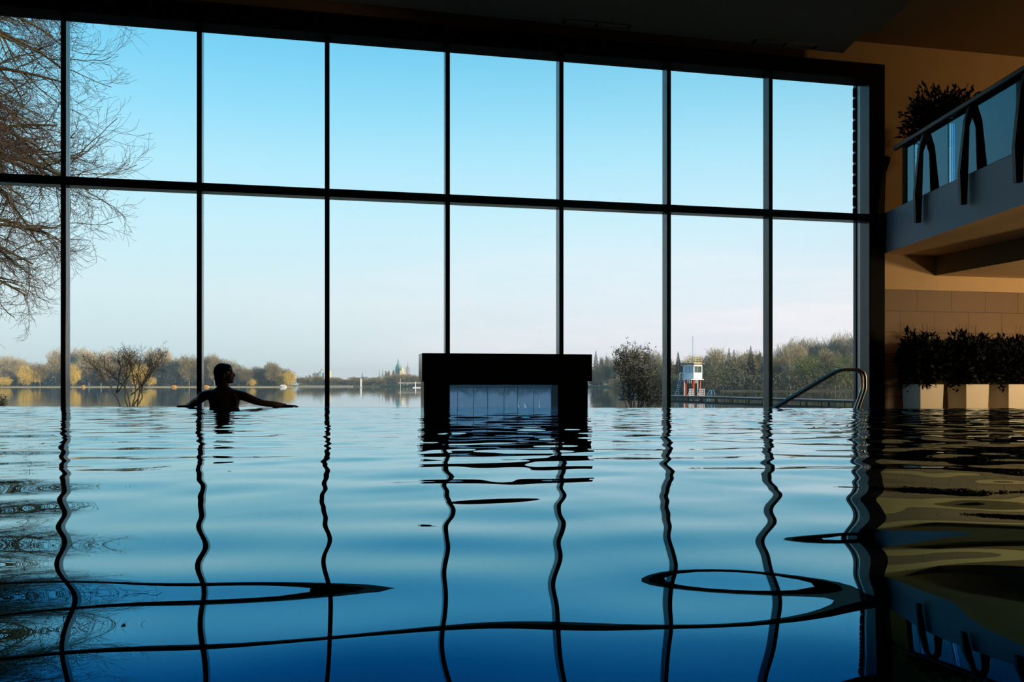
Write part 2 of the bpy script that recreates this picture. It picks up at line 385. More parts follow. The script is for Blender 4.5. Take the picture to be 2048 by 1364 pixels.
# stepped suspended ceiling panels over the pool
pa = EYE+4.55; pb = EYE+4.50
ca = P(1686, 107, 11.7); cb = P(1755, 66, 10.9)
def panel(name, corner, z, back, mat, right_len):
    # front edge runs parallel with the window wall, right edge runs towards the viewer
    L = 16; v = [corner, corner-U*L, corner-U*L+Vector((0,-back,0)), corner+Vector((0,-back,0))]
    bb = [Vector((q.x, q.y, z)) for q in (v[1], v[2], v[3], v[0])]; tt = [q+Vector((0,0,.18)) for q in bb]
    # clip to the room on the left
    for q in bb+tt: q.x = max(q.x, XL+.0)
    return MB().hexa(bb+tt).build(name, mat)
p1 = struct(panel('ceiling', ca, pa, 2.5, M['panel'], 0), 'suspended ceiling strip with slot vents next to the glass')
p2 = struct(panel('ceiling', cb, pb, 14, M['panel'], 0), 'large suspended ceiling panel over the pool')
for (x0, y0, x1, y1, lab) in ((1130, 40, 1256, 56, 'slim slot air vent in the dark ceiling strip, left one of two'),
                              (1510, 80, 1628, 95, 'slim slot air vent in the dark ceiling strip, right one near corner')):
    a = P(x0, y0, (pa-EYE)*F/(HY-y0)); c = P(x1, y1, (pa-EYE)*F/(HY-y1)); m = (a+c)/2; L = (c-a).length/2
    t = empty('ceiling_vent', (m.x, m.y, pa), lab, 'vent', 'slot vents in the ceiling strip')
    def vb(u0, u1, w0, w1, z0, z1, nm, mt):
        q = [m+U*uu+W*ww for uu, ww in ((u0,w0),(u1,w0),(u1,w1),(u0,w1))]
        return MB().hexa([Vector((p.x,p.y,z0)) for p in q]+[Vector((p.x,p.y,z1)) for p in q]).build(nm, mt, t)
    vb(-L, L, -.07, -.055, pa-.012, pa, 'frame', M['ceiling']); vb(-L, L, .055, .07, pa-.012, pa, 'frame', M['ceiling'])
    vb(-L+.03, -.01, -.05, .05, pa-.004, pa, 'slot', M['panel']); vb(.01, L-.03, -.05, .05, pa-.004, pa, 'slot', M['panel'])
    for u in (-L, 0, L): vb(u-.012, u+.012, -.055, .055, pa-.014, pa, 'end_clip', M['black'])

# ------------------------------------------------------------------ gallery with glass balustrade
XG = 5.28; zs0 = EYE+1.86; zs1 = EYE+2.43
def wallY(X, d=0):       # depth of the window wall plane at world x
    return (DW+d + math.sin(TH)*X)/math.cos(TH)
g = MB()
ya, yb = wallY(XG), wallY(RW)
g.hexa([(XG,-6,zs0),(RW,-6,zs0),(RW,yb,zs0),(XG,ya,zs0),(XG,-6,zs1),(RW,-6,zs1),(RW,yb,zs1),(XG,ya,zs1)])
sl = g.build('floor', M['slab']); sl.data.materials.append(M['wall'])
for p in sl.data.polygons:
    if p.normal.z < -.5: p.material_index = 1
struct(sl, 'gallery floor slab with grey blue edge')
# dropped ceiling under the gallery, its face perpendicular to the window wall
sd = ray_s(1870); zd = EYE+1.575
q = [WP(sd, 0, 0), WP(14, 0, 0), WP(14, -12, 0), WP(sd, -12, 0)]
dc = MB().hexa([Vector((p.x,p.y,zd)) for p in (q[3],q[2],q[1],q[0])]+[Vector((p.x,p.y,zs0)) for p in (q[3],q[2],q[1],q[0])]).build('ceiling', M['beam'])
dc.data.materials.append(M['wall'])
for p in dc.data.polygons:
    if p.normal.z < -.5: p.material_index = 1
struct(dc, 'lower dropped ceiling under the gallery')

bal = empty('glass_balustrade', (XG, 9, zs1), 'glass balustrade with dark handrail along the upper gallery edge', 'railing')
zr = EYE+3.26
rail_y0, rail_y1 = 11.75, 2.0
o = MB().box(XG-.03, XG+.03, rail_y1, rail_y0, zr-.035, zr+.02).build('handrail', M['darksteel'], bal); bevel(o, .01, 2)
post_ys = [12.05, 10.95, 9.85, 8.78, 7.7, 6.6, 5.5, 4.4, 3.3]
gy = [11.65, 11.28, 10.40, 8.9, 8.05, 6.6, 5.2, 3.8, 2.2]
for i in range(len(gy)-1):
    MB().box(XG+.045, XG+.057, gy[i+1]+.008, gy[i]-.008, zs1-.02, zr-.02).build('glass_panel', M['balglass'], bal)
MB().box(XG+.03, XG+.07, 2.2, 11.65, zs1-.02, zs1+.02).build('base_rail', M['darksteel'], bal)
for y in post_ys:
    # bent blade: wide at slab height, tapering below and above, its top leaning in to the rail
    prof = [(-.10, zs0+.22), (-.015, zs0+.22), (0, zs1), (.02, zs1+.55), (.10, zr-.09), (.10, zr-.05), (.03, zr-.03), (-.04, zs1+.62), (-.12, zs1+.02)]
    n = len(prof); w = .028
    vs = [(XG+px*.8-.02, y-w, pz) for px, pz in prof]+[(XG+px*.8-.02, y+w, pz) for px, pz in prof]
    fs = [tuple(range(n)), tuple(range(2*n-1, n-1, -1))]+[(i, i+n, (i+1) % n+n, (i+1) % n) for i in range(n)]
    pst = MB().add(vs, fs).build('post', M['darksteel'], bal)
    MB().box(XG-.05, XG, y-.05, y-.03, zs1-.26, zs1-.10).build('bracket', M['darksteel'], pst)

# ------------------------------------------------------------------ planters
def blade_leaves(n, cx, cy, cz, rx, ry, rz, ln, wd, seed, up=0.3):
    r = np.random.default_rng(seed)
    d = r.normal(size=(n, 3)); d /= np.linalg.norm(d, axis=1)[:, None]
    rad = r.random(n)**0.45
    wob = 1+0.22*np.sin(d[:, 0]*5+seed)+0.18*np.sin(d[:, 1]*7+2*seed)
    c = d*rad[:, None]*wob[:, None]*np.array([rx, ry, rz])+np.array([cx, cy, cz])
    a = d+r.normal(size=(n, 3))*0.7+np.array([0, 0, up]); a /= np.linalg.norm(a, axis=1)[:, None]
    s = np.cross(a, r.normal(size=(n, 3))); s /= np.linalg.norm(s, axis=1)[:, None]
    L = ln*(0.6+0.8*r.random(n))[:, None]; w = wd*(0.6+0.8*r.random(n))[:, None]
    v = np.stack([c, c+a*L*.5+s*w*.5, c+a*L, c+a*L*.5-s*w*.5], 1).reshape(-1, 3)
    f = np.arange(4*n).reshape(n, 4)
    return v, f
def make_planter(hp, rx, rz, seed, twigs=True):
    root = bpy.data.objects.new('potted_shrub', None); COL.objects.link(root)
    t, bt = .185, .165
    b = MB(); b.hexa([(-bt,-bt,0),(bt,-bt,0),(bt,bt,0),(-bt,bt,0),(-t,-t,hp),(t,-t,hp),(t,t,hp),(-t,t,hp)])
    o = b.build('planter', M['pot'], root); bevel(o, .008, 2)
    o = MB().box(-t+.015, t-.015, -t+.015, t-.015, hp-.02, hp+.004).build('soil', M['soil'], root)
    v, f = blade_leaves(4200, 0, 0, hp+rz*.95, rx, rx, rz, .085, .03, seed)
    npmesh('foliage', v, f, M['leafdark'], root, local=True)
    r = random.Random(seed); b = MB()
    for k in range(9):
        a = r.random()*6.28; q = r.random()*.7
        b.tube([(math.cos(a)*.04, math.sin(a)*.04, hp-.02), (math.cos(a)*rx*q*.6, math.sin(a)*rx*q*.6, hp+rz*.7), (math.cos(a)*rx*q, math.sin(a)*rx*q, hp+rz*1.5)], [.012, .009, .004], 5)
    for k in range(3 if twigs else 0):
        a = r.random()*6.28
        b.tube([(math.cos(a)*.1, math.sin(a)*.1, hp+rz*1.4), (math.cos(a)*.13, math.sin(a)*.1, hp+rz*2.0), (math.cos(a)*.16, math.sin(a)*.1, hp+rz*2.0+.16)], [.005, .004, .002], 4)
    b.build('stems', M['stem'], root)
    return root
lows = [make_planter(.62, .33, .33, 3), make_planter(.62, .34, .34, 4), make_planter(.62, .36, .33, 5)]
for o, px, lab in zip(lows, (1840, 1932, 2017), ('bushy shrub in square cream planter below the gallery, nearest the window frame',
        'bushy shrub in square cream planter below the gallery, middle one of three',
        'bushy shrub in square cream planter below the gallery, at right picture edge')):
    s = ray_s(px, -.75); o.location = WP(s+.185, -.75+.185, EYE-.62+.003); o.rotation_euler = (0, 0, TH)
    tag(o, lab, 'potted plant', 'planters with shrubs below the gallery')
MB().wbox(ray_s(1790,-.8), 12.2, -.95, -.2, -.42, EYE-.617).build('x', M['floor'])
pl = bpy.data.objects['x']; pl.name = 'plinth'; tag(pl, 'low dark ledge carrying the cream planters by the tiled wall', 'ledge')
for k, (X, Y, rx, rz, lab) in enumerate(((5.72, 11.35, .40, .40, 'dark leafy shrub in planter on the gallery, nearest the glass wall'),
        (5.72, 10.45, .22, .12, 'low leafy shrub in planter on the gallery, second from the glass wall'),
        (5.72, 9.75, .22, .12, 'low leafy shrub in planter on the gallery, third from the glass wall'),
        (5.72, 9.0, .22, .12, 'dark leafy shrub in planter on the gallery, closest to right picture edge'))):
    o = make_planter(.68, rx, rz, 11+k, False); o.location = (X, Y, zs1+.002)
    tag(o, lab, 'potted plant', 'planters with shrubs on the gallery')

# ------------------------------------------------------------------ fireplace standing in the pool
DF = None
Yf = 8.72
p0 = P(844, 0, Yf); base = Vector((p0.x, p0.y, 0))
def FS(px):   # distance along the fireplace front for pixel column px
    d = Vector(((px-CX)/F, 1, 0)); n = W
    tt = base.dot(n)/d.dot(n); return (d*tt-base).dot(U)
def FZ(px, py):
    d = Vector(((px-CX)/F, 1, (HY-py)/F)); tt = base.dot(W)/d.dot(W); return EYE+d.z*tt
fp = empty('pool_fireplace', base+U*.9, 'black open fireplace block standing in the pool before the glass', 'fireplace')
def fbox(s0, s1, d0, d1, z0, z1, nm, mt, par=fp):
    q = [base+U*s+W*d for s, d in ((s0,d0),(s1,d0),(s1,d1),(s0,d1))]
    o = MB().hexa([Vector((p.x,p.y,z0)) for p in q]+[Vector((p.x,p.y,z1)) for p in q]).build(nm, mt, par); return o
sLe, sRe = 0, FS(1184.5); zt = FZ(844, 706); zl = FZ(844, 762.5); zo = FZ(900, 769.7)
bevel(fbox(sLe, sRe, 0, .34, zl, zt, 'mantel', M['plinth_side']), .005, 1)
bevel(fbox(FS(848), FS(900), .02, .32, -1.3, zl, 'pier', M['plinth_side']), .005, 1)
bevel(fbox(FS(1117), FS(1177), .02, .32, -1.3, zl, 'pier', M['plinth_side']), .005, 1)
fbox(FS(900), FS(1117), .02, .32, zo, zl, 'lintel', M['plinth_side'])
fbox(FS(900), FS(1117), .02, .32, -1.3, -.05, 'hearth', M['plinth_side'])
fg = fbox(FS(900), FS(1117), .285, .295, -.02, zo, 'glass_back', M['fireglass'])
for px in (919, 952, 981, 1015, 1043, 1076):
    s = FS(px)+.02; q = base+U*s+W*.28
    o = MB().tube([(q.x, q.y, -.02), (q.x, q.y, zo)], .0034, 6).build('reflection_line', M['mirror_line'], fp)  # pale rods stand in for upright lines reflected in the glass

# ------------------------------------------------------------------ pool handrails
def handrail(off, lab):
    pts = [(1540, 824, 9.46), (1547, 815.5, 9.46), (1600, 784, 9.46), (1655, 751.5, 9.46), (1670, 743.5, 9.46), (1681, 739.8, 9.46), (1700, 739.6, 9.46), (1711, 740, 9.46),
           (1719, 743.5, 9.46), (1723.5, 751, 9.46), (1724.5, 765, 9.46), (1724, 778, 9.46), (1719, 793, 9.46), (1711, 816, 9.46), (1706, 830, 9.46)]
    P3 = [P(x, y, Y) for x, y, Y in pts]
    for p in P3: p.y += off
    # smooth
    out = []
    for i in range(len(P3)-1):
        p0 = P3[max(i-1,0)]; p1 = P3[i]; p2 = P3[i+1]; p3 = P3[min(i+2,len(P3)-1)]
        for t in (0, .25, .5, .75):
            out.append(.5*((2*p1)+(p2-p0)*t+(2*p0-5*p1+4*p2-p3)*t*t+(3*p1-p0-3*p2+p3)*t**3))
    out.append(P3[-1])
    o = MB().tube(out, .0175, 12).build('pool_handrail', M['steel'], None, True, loc=tuple(P3[0]))
    return tag(o, lab, 'handrail', 'steel handrails at the pool edge')
handrail(-0.08, 'shiny steel pool handrail at the right edge, nearer of the pair')
handrail(0.0, 'shiny steel pool handrail at the right edge, farther of the pair')

# ------------------------------------------------------------------ exterior louvre at the right end of the glass
lv = empty('louvre_screen', WP(SR-.1, .8, ZTR), 'dark slatted sunscreen outside the upper right window corner', 'sunscreen')
sl0 = ray_s(1708.5, .6)
for i in range(12):
    yv = 184+i*21.9
    zc = EYE+(HY-yv)/F*WP(sl0, .6, 0).y
    MB().wbox(sl0, sl0+.75, .6, .64, zc-.062, zc+.062).build('slat', M['black'], lv)
MB().wbox(sl0+.05, sl0+.12, .64, .70, -1.3, EYE+4.5).build('upright', M['frame'], lv)

# ------------------------------------------------------------------ bather
def ring_loft(rings, n=20):
    b = MB(); o = 0
    for (c, a, d1, d2) in rings:            # centre, (radius1, radius2), axes
        for k in range(n):
            t = 2*math.pi*k/n; q = c+d1*(a[0]*math.cos(t))+d2*(a[1]*math.sin(t)); b.v.append(tuple(q))
    m = len(rings)
    for i in range(m-1):
        for k in range(n):
            k2 = (k+1) % n; b.f.append((i*n+k, i*n+k2, (i+1)*n+k2, (i+1)*n+k))
    b.f.append(tuple(range(n))[::-1]); b.f.append(tuple((m-1)*n+k for k in range(n)))
    return b
def ellip(c, r, rot=None, nu=20, nv=12):
    b = MB(); rot = rot or Matrix.Identity(3)
    for i in range(1, nv):
        ph = math.pi*i/nv
        for k in range(nu):
            t = 2*math.pi*k/nu
            q = Vector(c)+rot@Vector((r[0]*math.sin(ph)*math.cos(t), r[1]*math.sin(ph)*math.sin(t), -r[2]*math.cos(ph))); b.v.append(tuple(q))
    for i in range(nv-2):
        for k in range(nu):
            k2 = (k+1) % nu; b.f.append((i*nu+k, i*nu+k2, (i+1)*nu+k2, (i+1)*nu+k))
    b.v.append(tuple(Vector(c)+rot@Vector((0,0,-r[2])))); b.v.append(tuple(Vector(c)+rot@Vector((0,0,r[2]))))
    e = len(b.v)
    for k in range(nu):
        k2 = (k+1) % nu; b.f.append((e-2, k2, k)); b.f.append((e-1, (nv-2)*nu+k, (nv-2)*nu+k2))
    return b
def limb(b, pts, n=14):
    # rounded-end tapered limb through (point, radius)
    P_ = [Vector(p) for p, r in pts]; r_ = [r for p, r in pts]
    Q = []; Rr = []
    for i in range(len(P_)-1):
        p0 = P_[max(i-1,0)]; p1 = P_[i]; p2 = P_[i+1]; p3 = P_[min(i+2,len(P_)-1)]
        for t in (0, .25, .5, .75):
            Q.append(.5*((2*p1)+(p2-p0)*t+(2*p0-5*p1+4*p2-p3)*t*t+(3*p1-p0-3*p2+p3)*t**3)); Rr.append(r_[i]*(1-t)+r_[i+1]*t)
    Q.append(P_[-1]); Rr.append(r_[-1])
    d = (Q[-1]-Q[-2]).normalized(); Q.append(Q[-1]+d*Rr[-1]*.7); Rr.append(Rr[-1]*.6)
    Q.append(Q[-1]+d*Rr[-2]*.22); Rr.append(Rr[-2]*.15)
    b.tube(Q, Rr, n)
YP = 9.60
body = MB(); X3 = Vector((1,0,0)); Y3 = Vector((0,1,0))
def pz(py): return EYE+(HY-py)/F*YP
def pxx(px): return (px-CX)/F*YP
tx = pxx(448.5)
rot = Matrix.Rotation(R(12), 3, 'Z'); a1 = rot@X3; a2 = rot@Y3
def tor(z, w, d, dx=0, dy=0): return (Vector((tx+dx, YP+dy, z)), (w, d), a1, a2)
bt = ring_loft([tor(-.62, .12, .10), tor(-.55, .17, .12), tor(-.38, .165, .115), tor(-.22, .138, .10), tor(-.08, .150, .105), tor(.02, .160, .108),
                tor(.09, .172, .105), tor(.135, .185, .095), tor(.175, .165, .080), tor(.205, .115, .068), tor(.235, .070, .062, -.012), tor(.28, .055, .058, -.012, .005), tor(.36, .050, .055, -.012)])
body.add(bt.v, bt.f)
# shoulder blades and deltoids
for sx_, yy in ((-1, -.03), (1, .0)):
    q = Vector((tx, YP, 0))+a1*(sx_*.10)+a2*(-.065)+Vector((0,0,.08)); el = ellip(q, (.06, .035, .075)); body.add(el.v, el.f)
shL = Vector((pxx(410), YP-.04, pz(792))); shR = Vector((pxx(485), YP+.03, pz(792)))
def RP(px, py, dy): 
    X = (px-CX)/F*(YP+dy); return Vector((X, YP+dy, EYE+(HY-py)/F*(YP+dy)))
rimp = lambda px: rimY((px-CX)/F*9.85)
limb(body, [(Vector((tx+.09, YP+.01, .165)), .045), (shR, .053), (RP(504, 799, .07), .047), (RP(526, 806, .12), .037), (RP(548, 808.5, .18), .036), (RP(562, 810, .23), .026), (RP(571, 811, .26), .022)])
limb(body, [(Vector((tx-.09, YP, .165)), .045), (shL, .056), (RP(399, 799, .05), .050), (RP(388, 806, .14), .046), (RP(382, 809, .22), .036), (RP(376, 811, .29), .027)])
def hand(wrist, dirv, side):
    d = Vector(dirv).normalized(); up = Vector((0,0,1)); lat = d.cross(up).normalized()*side
    # palm
    rm = Matrix((d, lat, up)).transposed()
    el = ellip(wrist+d*.045+up*-.002, (.052, .040, .016), rm); body.add(el.v, el.f)
    Ls = [.062, .072, .068, .052]
    for k in range(4):
        o = (k-1.5)*.0185; b0 = wrist+d*.08+lat*o
        dd = (d+lat*(k-1.5)*.10).normalized()
        limb(body, [(b0-d*.02, .0088), (b0+dd*Ls[k]*.35+up*.004, .0084), (b0+dd*Ls[k]*.72-up*.004, .0078), (b0+dd*Ls[k]-up*.016, .0068)], 8)
    t0 = wrist+d*.02-lat*.03
    limb(body, [(t0, .012), (t0+d*.03-lat*.022-up*.002, .0105), (t0+d*.058-lat*.028-up*.010, .0085)], 8)
hand(RP(571, 811.5, .26), (1, .02, -.03), 1)
hand(RP(376, 812, .30), (-.95, .25, -.02), -1)
# head in profile, looking right and a little away
hc = Vector((pxx(448), YP+.005, pz(747)))
hr = Matrix.Rotation(R(14), 3, 'Z')
def hp_(x, y, z): return hc+hr@Vector((x, y, z))
def hel(x, y, z, r): el = ellip(hp_(x,y,z), r, hr); body.add(el.v, el.f)
hel(-.010, 0, .010, (.096, .076, .100))        # skull
hel(.040, 0, -.035, (.062, .058, .072))        # face
hel(.070, 0, -.088, (.034, .034, .024))        # chin
hel(.035, 0, -.070, (.055, .050, .036))        # jaw
hel(.086, 0, .012, (.018, .045, .018))         # brow
limb(body, [(hp_(.098, 0, .004), .009), (hp_(.108, 0, -.014), .010), (hp_(.116, 0, -.028), .010)], 8)   # nose
hel(.104, .010, -.034, (.012, .010, .008)); hel(.104, -.010, -.034, (.012, .010, .008))
hel(.098, 0, -.054, (.013, .022, .006)); hel(.096, 0, -.064, (.013, .020, .007))                        # lips
for s in (-1, 1):
    hel(.002, s*.076, -.022, (.018, .010, .032))      # ear
    hel(.082, s*.030, -.004, (.014, .014, .012))      # eye
    hel(.062, s*.046, -.030, (.026, .016, .022))      # cheek
limb(body, [(hp_(-.02, 0, -.06), .056), (Vector((tx-.010, YP+.005, .25)), .056), (Vector((tx, YP, .19)), .07)])
bo = body.build('person', M['skin'], None, True, loc=(tx, YP, 0))
rmm = bo.modifiers.new('union', 'REMESH'); rmm.mode = 'VOXEL'; rmm.voxel_size = .0055; rmm.use_smooth_shade = True
sm = bo.modifiers.new('smooth', 'SMOOTH'); sm.factor = .5; sm.iterations = 4
tag(bo, 'person with slicked dark hair bathing, seen from behind, arms along the pool edge', 'person')
hair = MB()
def hh(x, y, z, r): el = ellip(hp_(x,y,z), r, hr, 28, 18); hair.add(el.v, el.f)
hh(-.020, 0, .018, (.099, .083, .103)); hh(-.040, 0, -.045, (.070, .070, .080)); hh(-.042, 0, -.095, (.056, .055, .070)); hh(.030, 0, .050, (.062, .066, .062))
ho = hair.build('hair', M['hair'], bo, True)
rmm = ho.modifiers.new('union', 'REMESH'); rmm.mode = 'VOXEL'; rmm.voxel_size = .006; rmm.use_smooth_shade = True
sm = ho.modifiers.new('smooth', 'SMOOTH'); sm.factor = .5; sm.iterations = 4
sh = MB().tube([Vector((tx-.17, YP-.0, -.50))+a2*-.13, Vector((tx+.17, YP, -.50))+a2*-.13], .01, 6)

# ------------------------------------------------------------------ outdoors: ground, lake
LZ = EYE-2.0
gb = MB()
def poly(pts, z0, z1, name, mat, lab):
    n = len(pts); b = MB(); b.add([(x, y, z0) for x, y in pts]+[(x, y, z1) for x, y in pts], [tuple(range(n))[::-1], tuple(range(n, 2*n))]+[(i, (i+1) % n, (i+1) % n+n, i+n) for i in range(n)])
    return struct(b.build(name, mat), lab)
# garden bank falling from the building to the lake
b = MB(); gx = np.linspace(-45, 45, 31); prof = [(12.5, -1.3), (17, -1.32), (24, -1.36), (32, -1.5), (42, -1.85), (50, -2.4)]
for x in gx:
    for y, z in prof: b.v.append((x, max(y, wallY(x)+.4) if y < 13 else y, z))
m = len(prof)
for i in range(len(gx)-1):
    for k in range(m-1): b.f.append((i*m+k, (i+1)*m+k, (i+1)*m+k+1, i*m+k+1))
struct(b.build('ground', M['bank'], None, True), 'grassy bank outside the glass wall')
b = MB(); b.add([(-2600, 30, LZ), (2600, 30, LZ), (2600, 3500, LZ), (-2600, 3500, LZ)], [(0,1,2,3)])
lk = b.build('lake', M['lake']); tag(lk, 'calm lake with mirrored trees beyond the glass wall', 'lake', kind='stuff')
def at(px, Y): return ((px-CX)/F*Y, Y)
poly([at(-700, 610), at(300, 622), at(520, 628), at(592, 632), at(588, 760), at(-700, 900)], LZ-3, LZ+.9, 'ground', M['bank'], 'far left shore of the lake')
poly([at(-700, 606), at(300, 618), at(520, 624), at(594, 628), at(596, 640), at(-700, 640)], LZ-3, LZ+.35, 'ground', M['gravel'], 'pale path edge of the far left shore')
poly([at(560, 760), at(760, 740), at(900, 700), at(1290, 560), at(1400, 1100), at(560, 1900)], LZ-3, LZ+1.2, 'ground', M['bank'], 'far shore in front of the city')
b = MB(); x0, y0 = at(592, 745); x1, y1 = at(705, 735); b.hexa([(x0,y0,LZ-2),(x1,y1,LZ-2),(x1,y1+2,LZ-2),(x0,y0+2,LZ-2),(x0,y0,LZ+1.1),(x1,y1,LZ+1.1),(x1,y1+2,LZ+1.1),(x0,y0+2,LZ+1.1)])
struct(b.build('trim_2', M['gravel']), 'pale quay wall on the far shore')
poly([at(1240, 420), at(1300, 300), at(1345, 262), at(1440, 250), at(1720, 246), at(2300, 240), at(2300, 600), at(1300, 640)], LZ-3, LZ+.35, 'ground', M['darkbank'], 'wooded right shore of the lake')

# ------------------------------------------------------------------ trees
def slivers(c, a, L, w, r):
    n = len(c); s = np.cross(a, r.normal(size=(n, 3))); s /= np.linalg.norm(s, axis=1)[:, None]+1e-9
    v = np.stack([c-s*w[:, None], c+s*w[:, None], c+a*L[:, None]], 1).reshape(-1, 3)
    return v, np.arange(3*n).reshape(n, 3)
TREEMAT = {}
def tmat(n, a, b_): TREEMAT[n] = pmat(n, a, .95, noise=(b_, .35)); return TREEMAT[n]
tmat('bare grey twigs', (0.54, 0.46, 0.30), (0.38, 0.33, 0.22)); tmat('bare brown twigs', (0.34, 0.28, 0.15), (0.22, 0.19, 0.10))
tmat('golden willow shoots', (0.74, 0.52, 0.10), (0.58, 0.44, 0.10)); tmat('fresh green leaves', (0.20, 0.22, 0.05), (0.12, 0.15, 0.05))
tmat('dark needles', (0.022, 0.045, 0.03), (0.04, 0.06, 0.035)); tmat('olive undergrowth', (0.15, 0.14, 0.07), (0.09, 0.09, 0.05))
tmat('trunk bark', (0.20, 0.17, 0.12), (0.12, 0.10, 0.08)); tmat('birch bark', (0.60, 0.57, 0.50), (0.4, 0.38, 0.33))
def proto(name, kind, seed):
    # unit tree: height 1, crown about .5 wide each side; parts trunk and crown
    r = np.random.default_rng(seed); rr = random.Random(seed)
    root = bpy.data.objects.new(name, None)
    tr = MB(); birch = kind == 'birch'
    def child(o): o.parent = root; return o
    tips = []
    if kind == 'conifer':
        tr.tube([(0,0,0), (0,0,.5), (0,0,.97)], [.022, .014, .003], 6)
        n = 5200; h = r.random(n)**1.5; z = .06+.93*h; rad = .21*(1-h)+.003; lay = .75+.25*np.sin(z*75)
        th = r.random(n)*6.283; q = r.random(n)**.4*rad*lay
        c = np.stack([np.cos(th)*q, np.sin(th)*q, z], 1); a = np.stack([np.cos(th), np.sin(th), -.35+.5*r.random(n)], 1); a /= np.linalg.norm(a, axis=1)[:, None]
        v, f = slivers(c, a, (.05+.03*r.random(n))*(1.08-h), .002+.005*(1-h), r)
        mt = 'dark needles'
    else:
        nb = 14 if kind != 'poplar' else 10
        hh_ = .30 if kind in ('bare', 'birch') else .2
        sp = {'bare': .42, 'birch': .30, 'willow': .44, 'green': .42, 'poplar': .10}[kind]
        tr.tube([(0,0,0), (.01,0,.2), (-.01,.01,.45), (.0,0,.75)], [.022, .018, .012, .004] if not birch else [.013, .011, .008, .003], 6)
        for i in range(nb):
            az_ = i*2.4+rr.random(); z0 = hh_*.6+rr.random()*.42; e = .25+rr.random()*.9
            rad = sp*(.45+.5*rr.random()); zt_ = min(.97, z0+.2+.5*rr.random())
            p0 = Vector((0,0,z0)); p2 = Vector((math.cos(az_)*rad, math.sin(az_)*rad, zt_)); p1 = (p0+p2)/2+Vector((0,0,.02))+Vector((math.cos(az_), math.sin(az_), 0))*rad*.12
            tr.tube([p0, p1, p2], [.009, .006, .002], 4, False); tips += [(p1, p2)]
            for k in range(4):
                q0 = p1.lerp(p2, rr.random()*.8); q1 = q0+Vector((rr.uniform(-1,1)*sp*.4, rr.uniform(-1,1)*sp*.4, .06+rr.random()*.16)); tr.tube([q0, q1], [.003, .001], 3, False); tips += [(q0, q1)]
        n = {'bare': 11000, 'birch': 5200, 'willow': 6500, 'green': 6000, 'poplar': 4000}[kind]
        d = r.normal(size=(n, 3)); d /= np.linalg.norm(d, axis=1)[:, None]; rad = r.random(n)**.5
        cz = .60 if kind in ('bare', 'birch', 'poplar') else .52; rz = .38 if kind in ('bare', 'birch', 'poplar') else .45
        lob = 1+.16*np.sin(4*np.arctan2(d[:, 1], d[:, 0])+seed)+.14*np.sin(7*d[:, 2]+3*d[:, 0]+seed)+.1*np.sin(9*d[:, 0]+seed*2)
        c = d*(rad*lob*.88)[:, None]*np.array([sp, sp, rz])+np.array([0, 0, cz])
        if kind == 'willow': a = d*.5+np.array([0, 0, -1.0])+r.normal(size=(n, 3))*.25
        elif kind == 'green': a = d+r.normal(size=(n, 3))*.9
        else: a = d*np.array([1, 1, .6])+np.array([0, 0, .7])+r.normal(size=(n, 3))*.4
        a /= np.linalg.norm(a, axis=1)[:, None]
        L = .035+.05*r.random(n); w = np.full(n, {'bare': .0040, 'birch': .0030, 'willow': .0036, 'green': .0050, 'poplar': .0022}[kind])
        v, f = slivers(c, a, L, w, r)
        mt = {'bare': 'bare grey twigs', 'birch': 'bare brown twigs', 'willow': 'golden willow shoots', 'green': 'fresh green leaves', 'poplar': 'bare brown twigs'}[kind]
    child(tr.build('trunk', TREEMAT['birch bark' if birch else 'trunk bark']))
    child(npmesh('crown', v, f, TREEMAT[mt]))
    return root
PROTO = {}
def variant(kind, mat=None):
    key = (kind, mat)
    if key not in PROTO:
        L = []
        for i in range(3):
            root = proto('tree', kind, 40+i*7+len(kind)); 
            if mat:
                cr_ = [c for c in root.children if c.name.startswith('crown')][0]; cr_.data.materials.clear(); cr_.data.materials.append(TREEMAT[mat])
            L.append(root)
        PROTO[key] = [L, 0]
    p = PROTO[key]; p[1] += 1
    return p[0][p[1] % 3]
ORD = ['first', 'second', 'third', 'fourth', 'fifth', 'sixth', 'seventh', 'eighth', 'ninth', 'tenth', 'eleventh', 'twelfth', 'thirteenth', 'fourteenth', 'fifteenth', 'sixteenth', 'seventeenth', 'eighteenth', 'nineteenth', 'twentieth']
EDGES = [126, 396, 652, 894, 1117, 1336, 1542, 1735]
def bayname(px):
    for i, e in enumerate(EDGES):
        if px < e: return ORD[i]
    return 'last'
counts = {}
trees = []
# (px centre, top py, width px, kind, material override, depth, noun for label, object name)
def T(px, top, w, kind, Y, mat=None): trees.append((px, top, w, kind, Y, mat))
for a in [(5,712,44),(32,716,42),(112,700,50),(150,699,54),(180,700,48),(212,702,46),(248,703,48),(300,699,44),(326,700,44),(-30,705,50)]: T(*a, 'bare', 665)
for a in [(88,727,46),(185,728,44),(228,730,44),(352,716,50),(384,713,50),(414,712,46),(434,712,46),(270,722,40),(130,724,36),(400,728,46)]: T(*a, 'bare', 650, 'bare brown twigs')
for a in [(455,722,36),(478,733,34),(497,737,32),(514,734,32),(533,733,34),(549,727,36),(568,738,34)]: T(*a, 'bare', 645, 'bare brown twigs')
for a in [(53,727,44),(149,727,30),(18,752,30),(281,724,44),(303,752,24),(563,742,34),(583,741,26),(497,755,16),(508,757,14)]: T(*a, 'willow', 638)
for i, x in enumerate(range(600, 845, 11)):
    top = 757+3*math.sin(i*1.7) if x < 770 else 752-4*math.sin((x-770)/22)
    if x < 640: top -= 3
    T(x, top, 26, 'bare', 770+20*(i % 3), 'bare brown twigs')
for x, t_ in ((772,742),(779,741),(787,739)): T(x, t_, 18, 'poplar', 900)
T(1190,702,26,'conifer',600)
for x, t_ in ((1204,714),(1212,712),(1220,716),(1229,713),(1236,716)): T(x, t_, 34, 'poplar', 640)
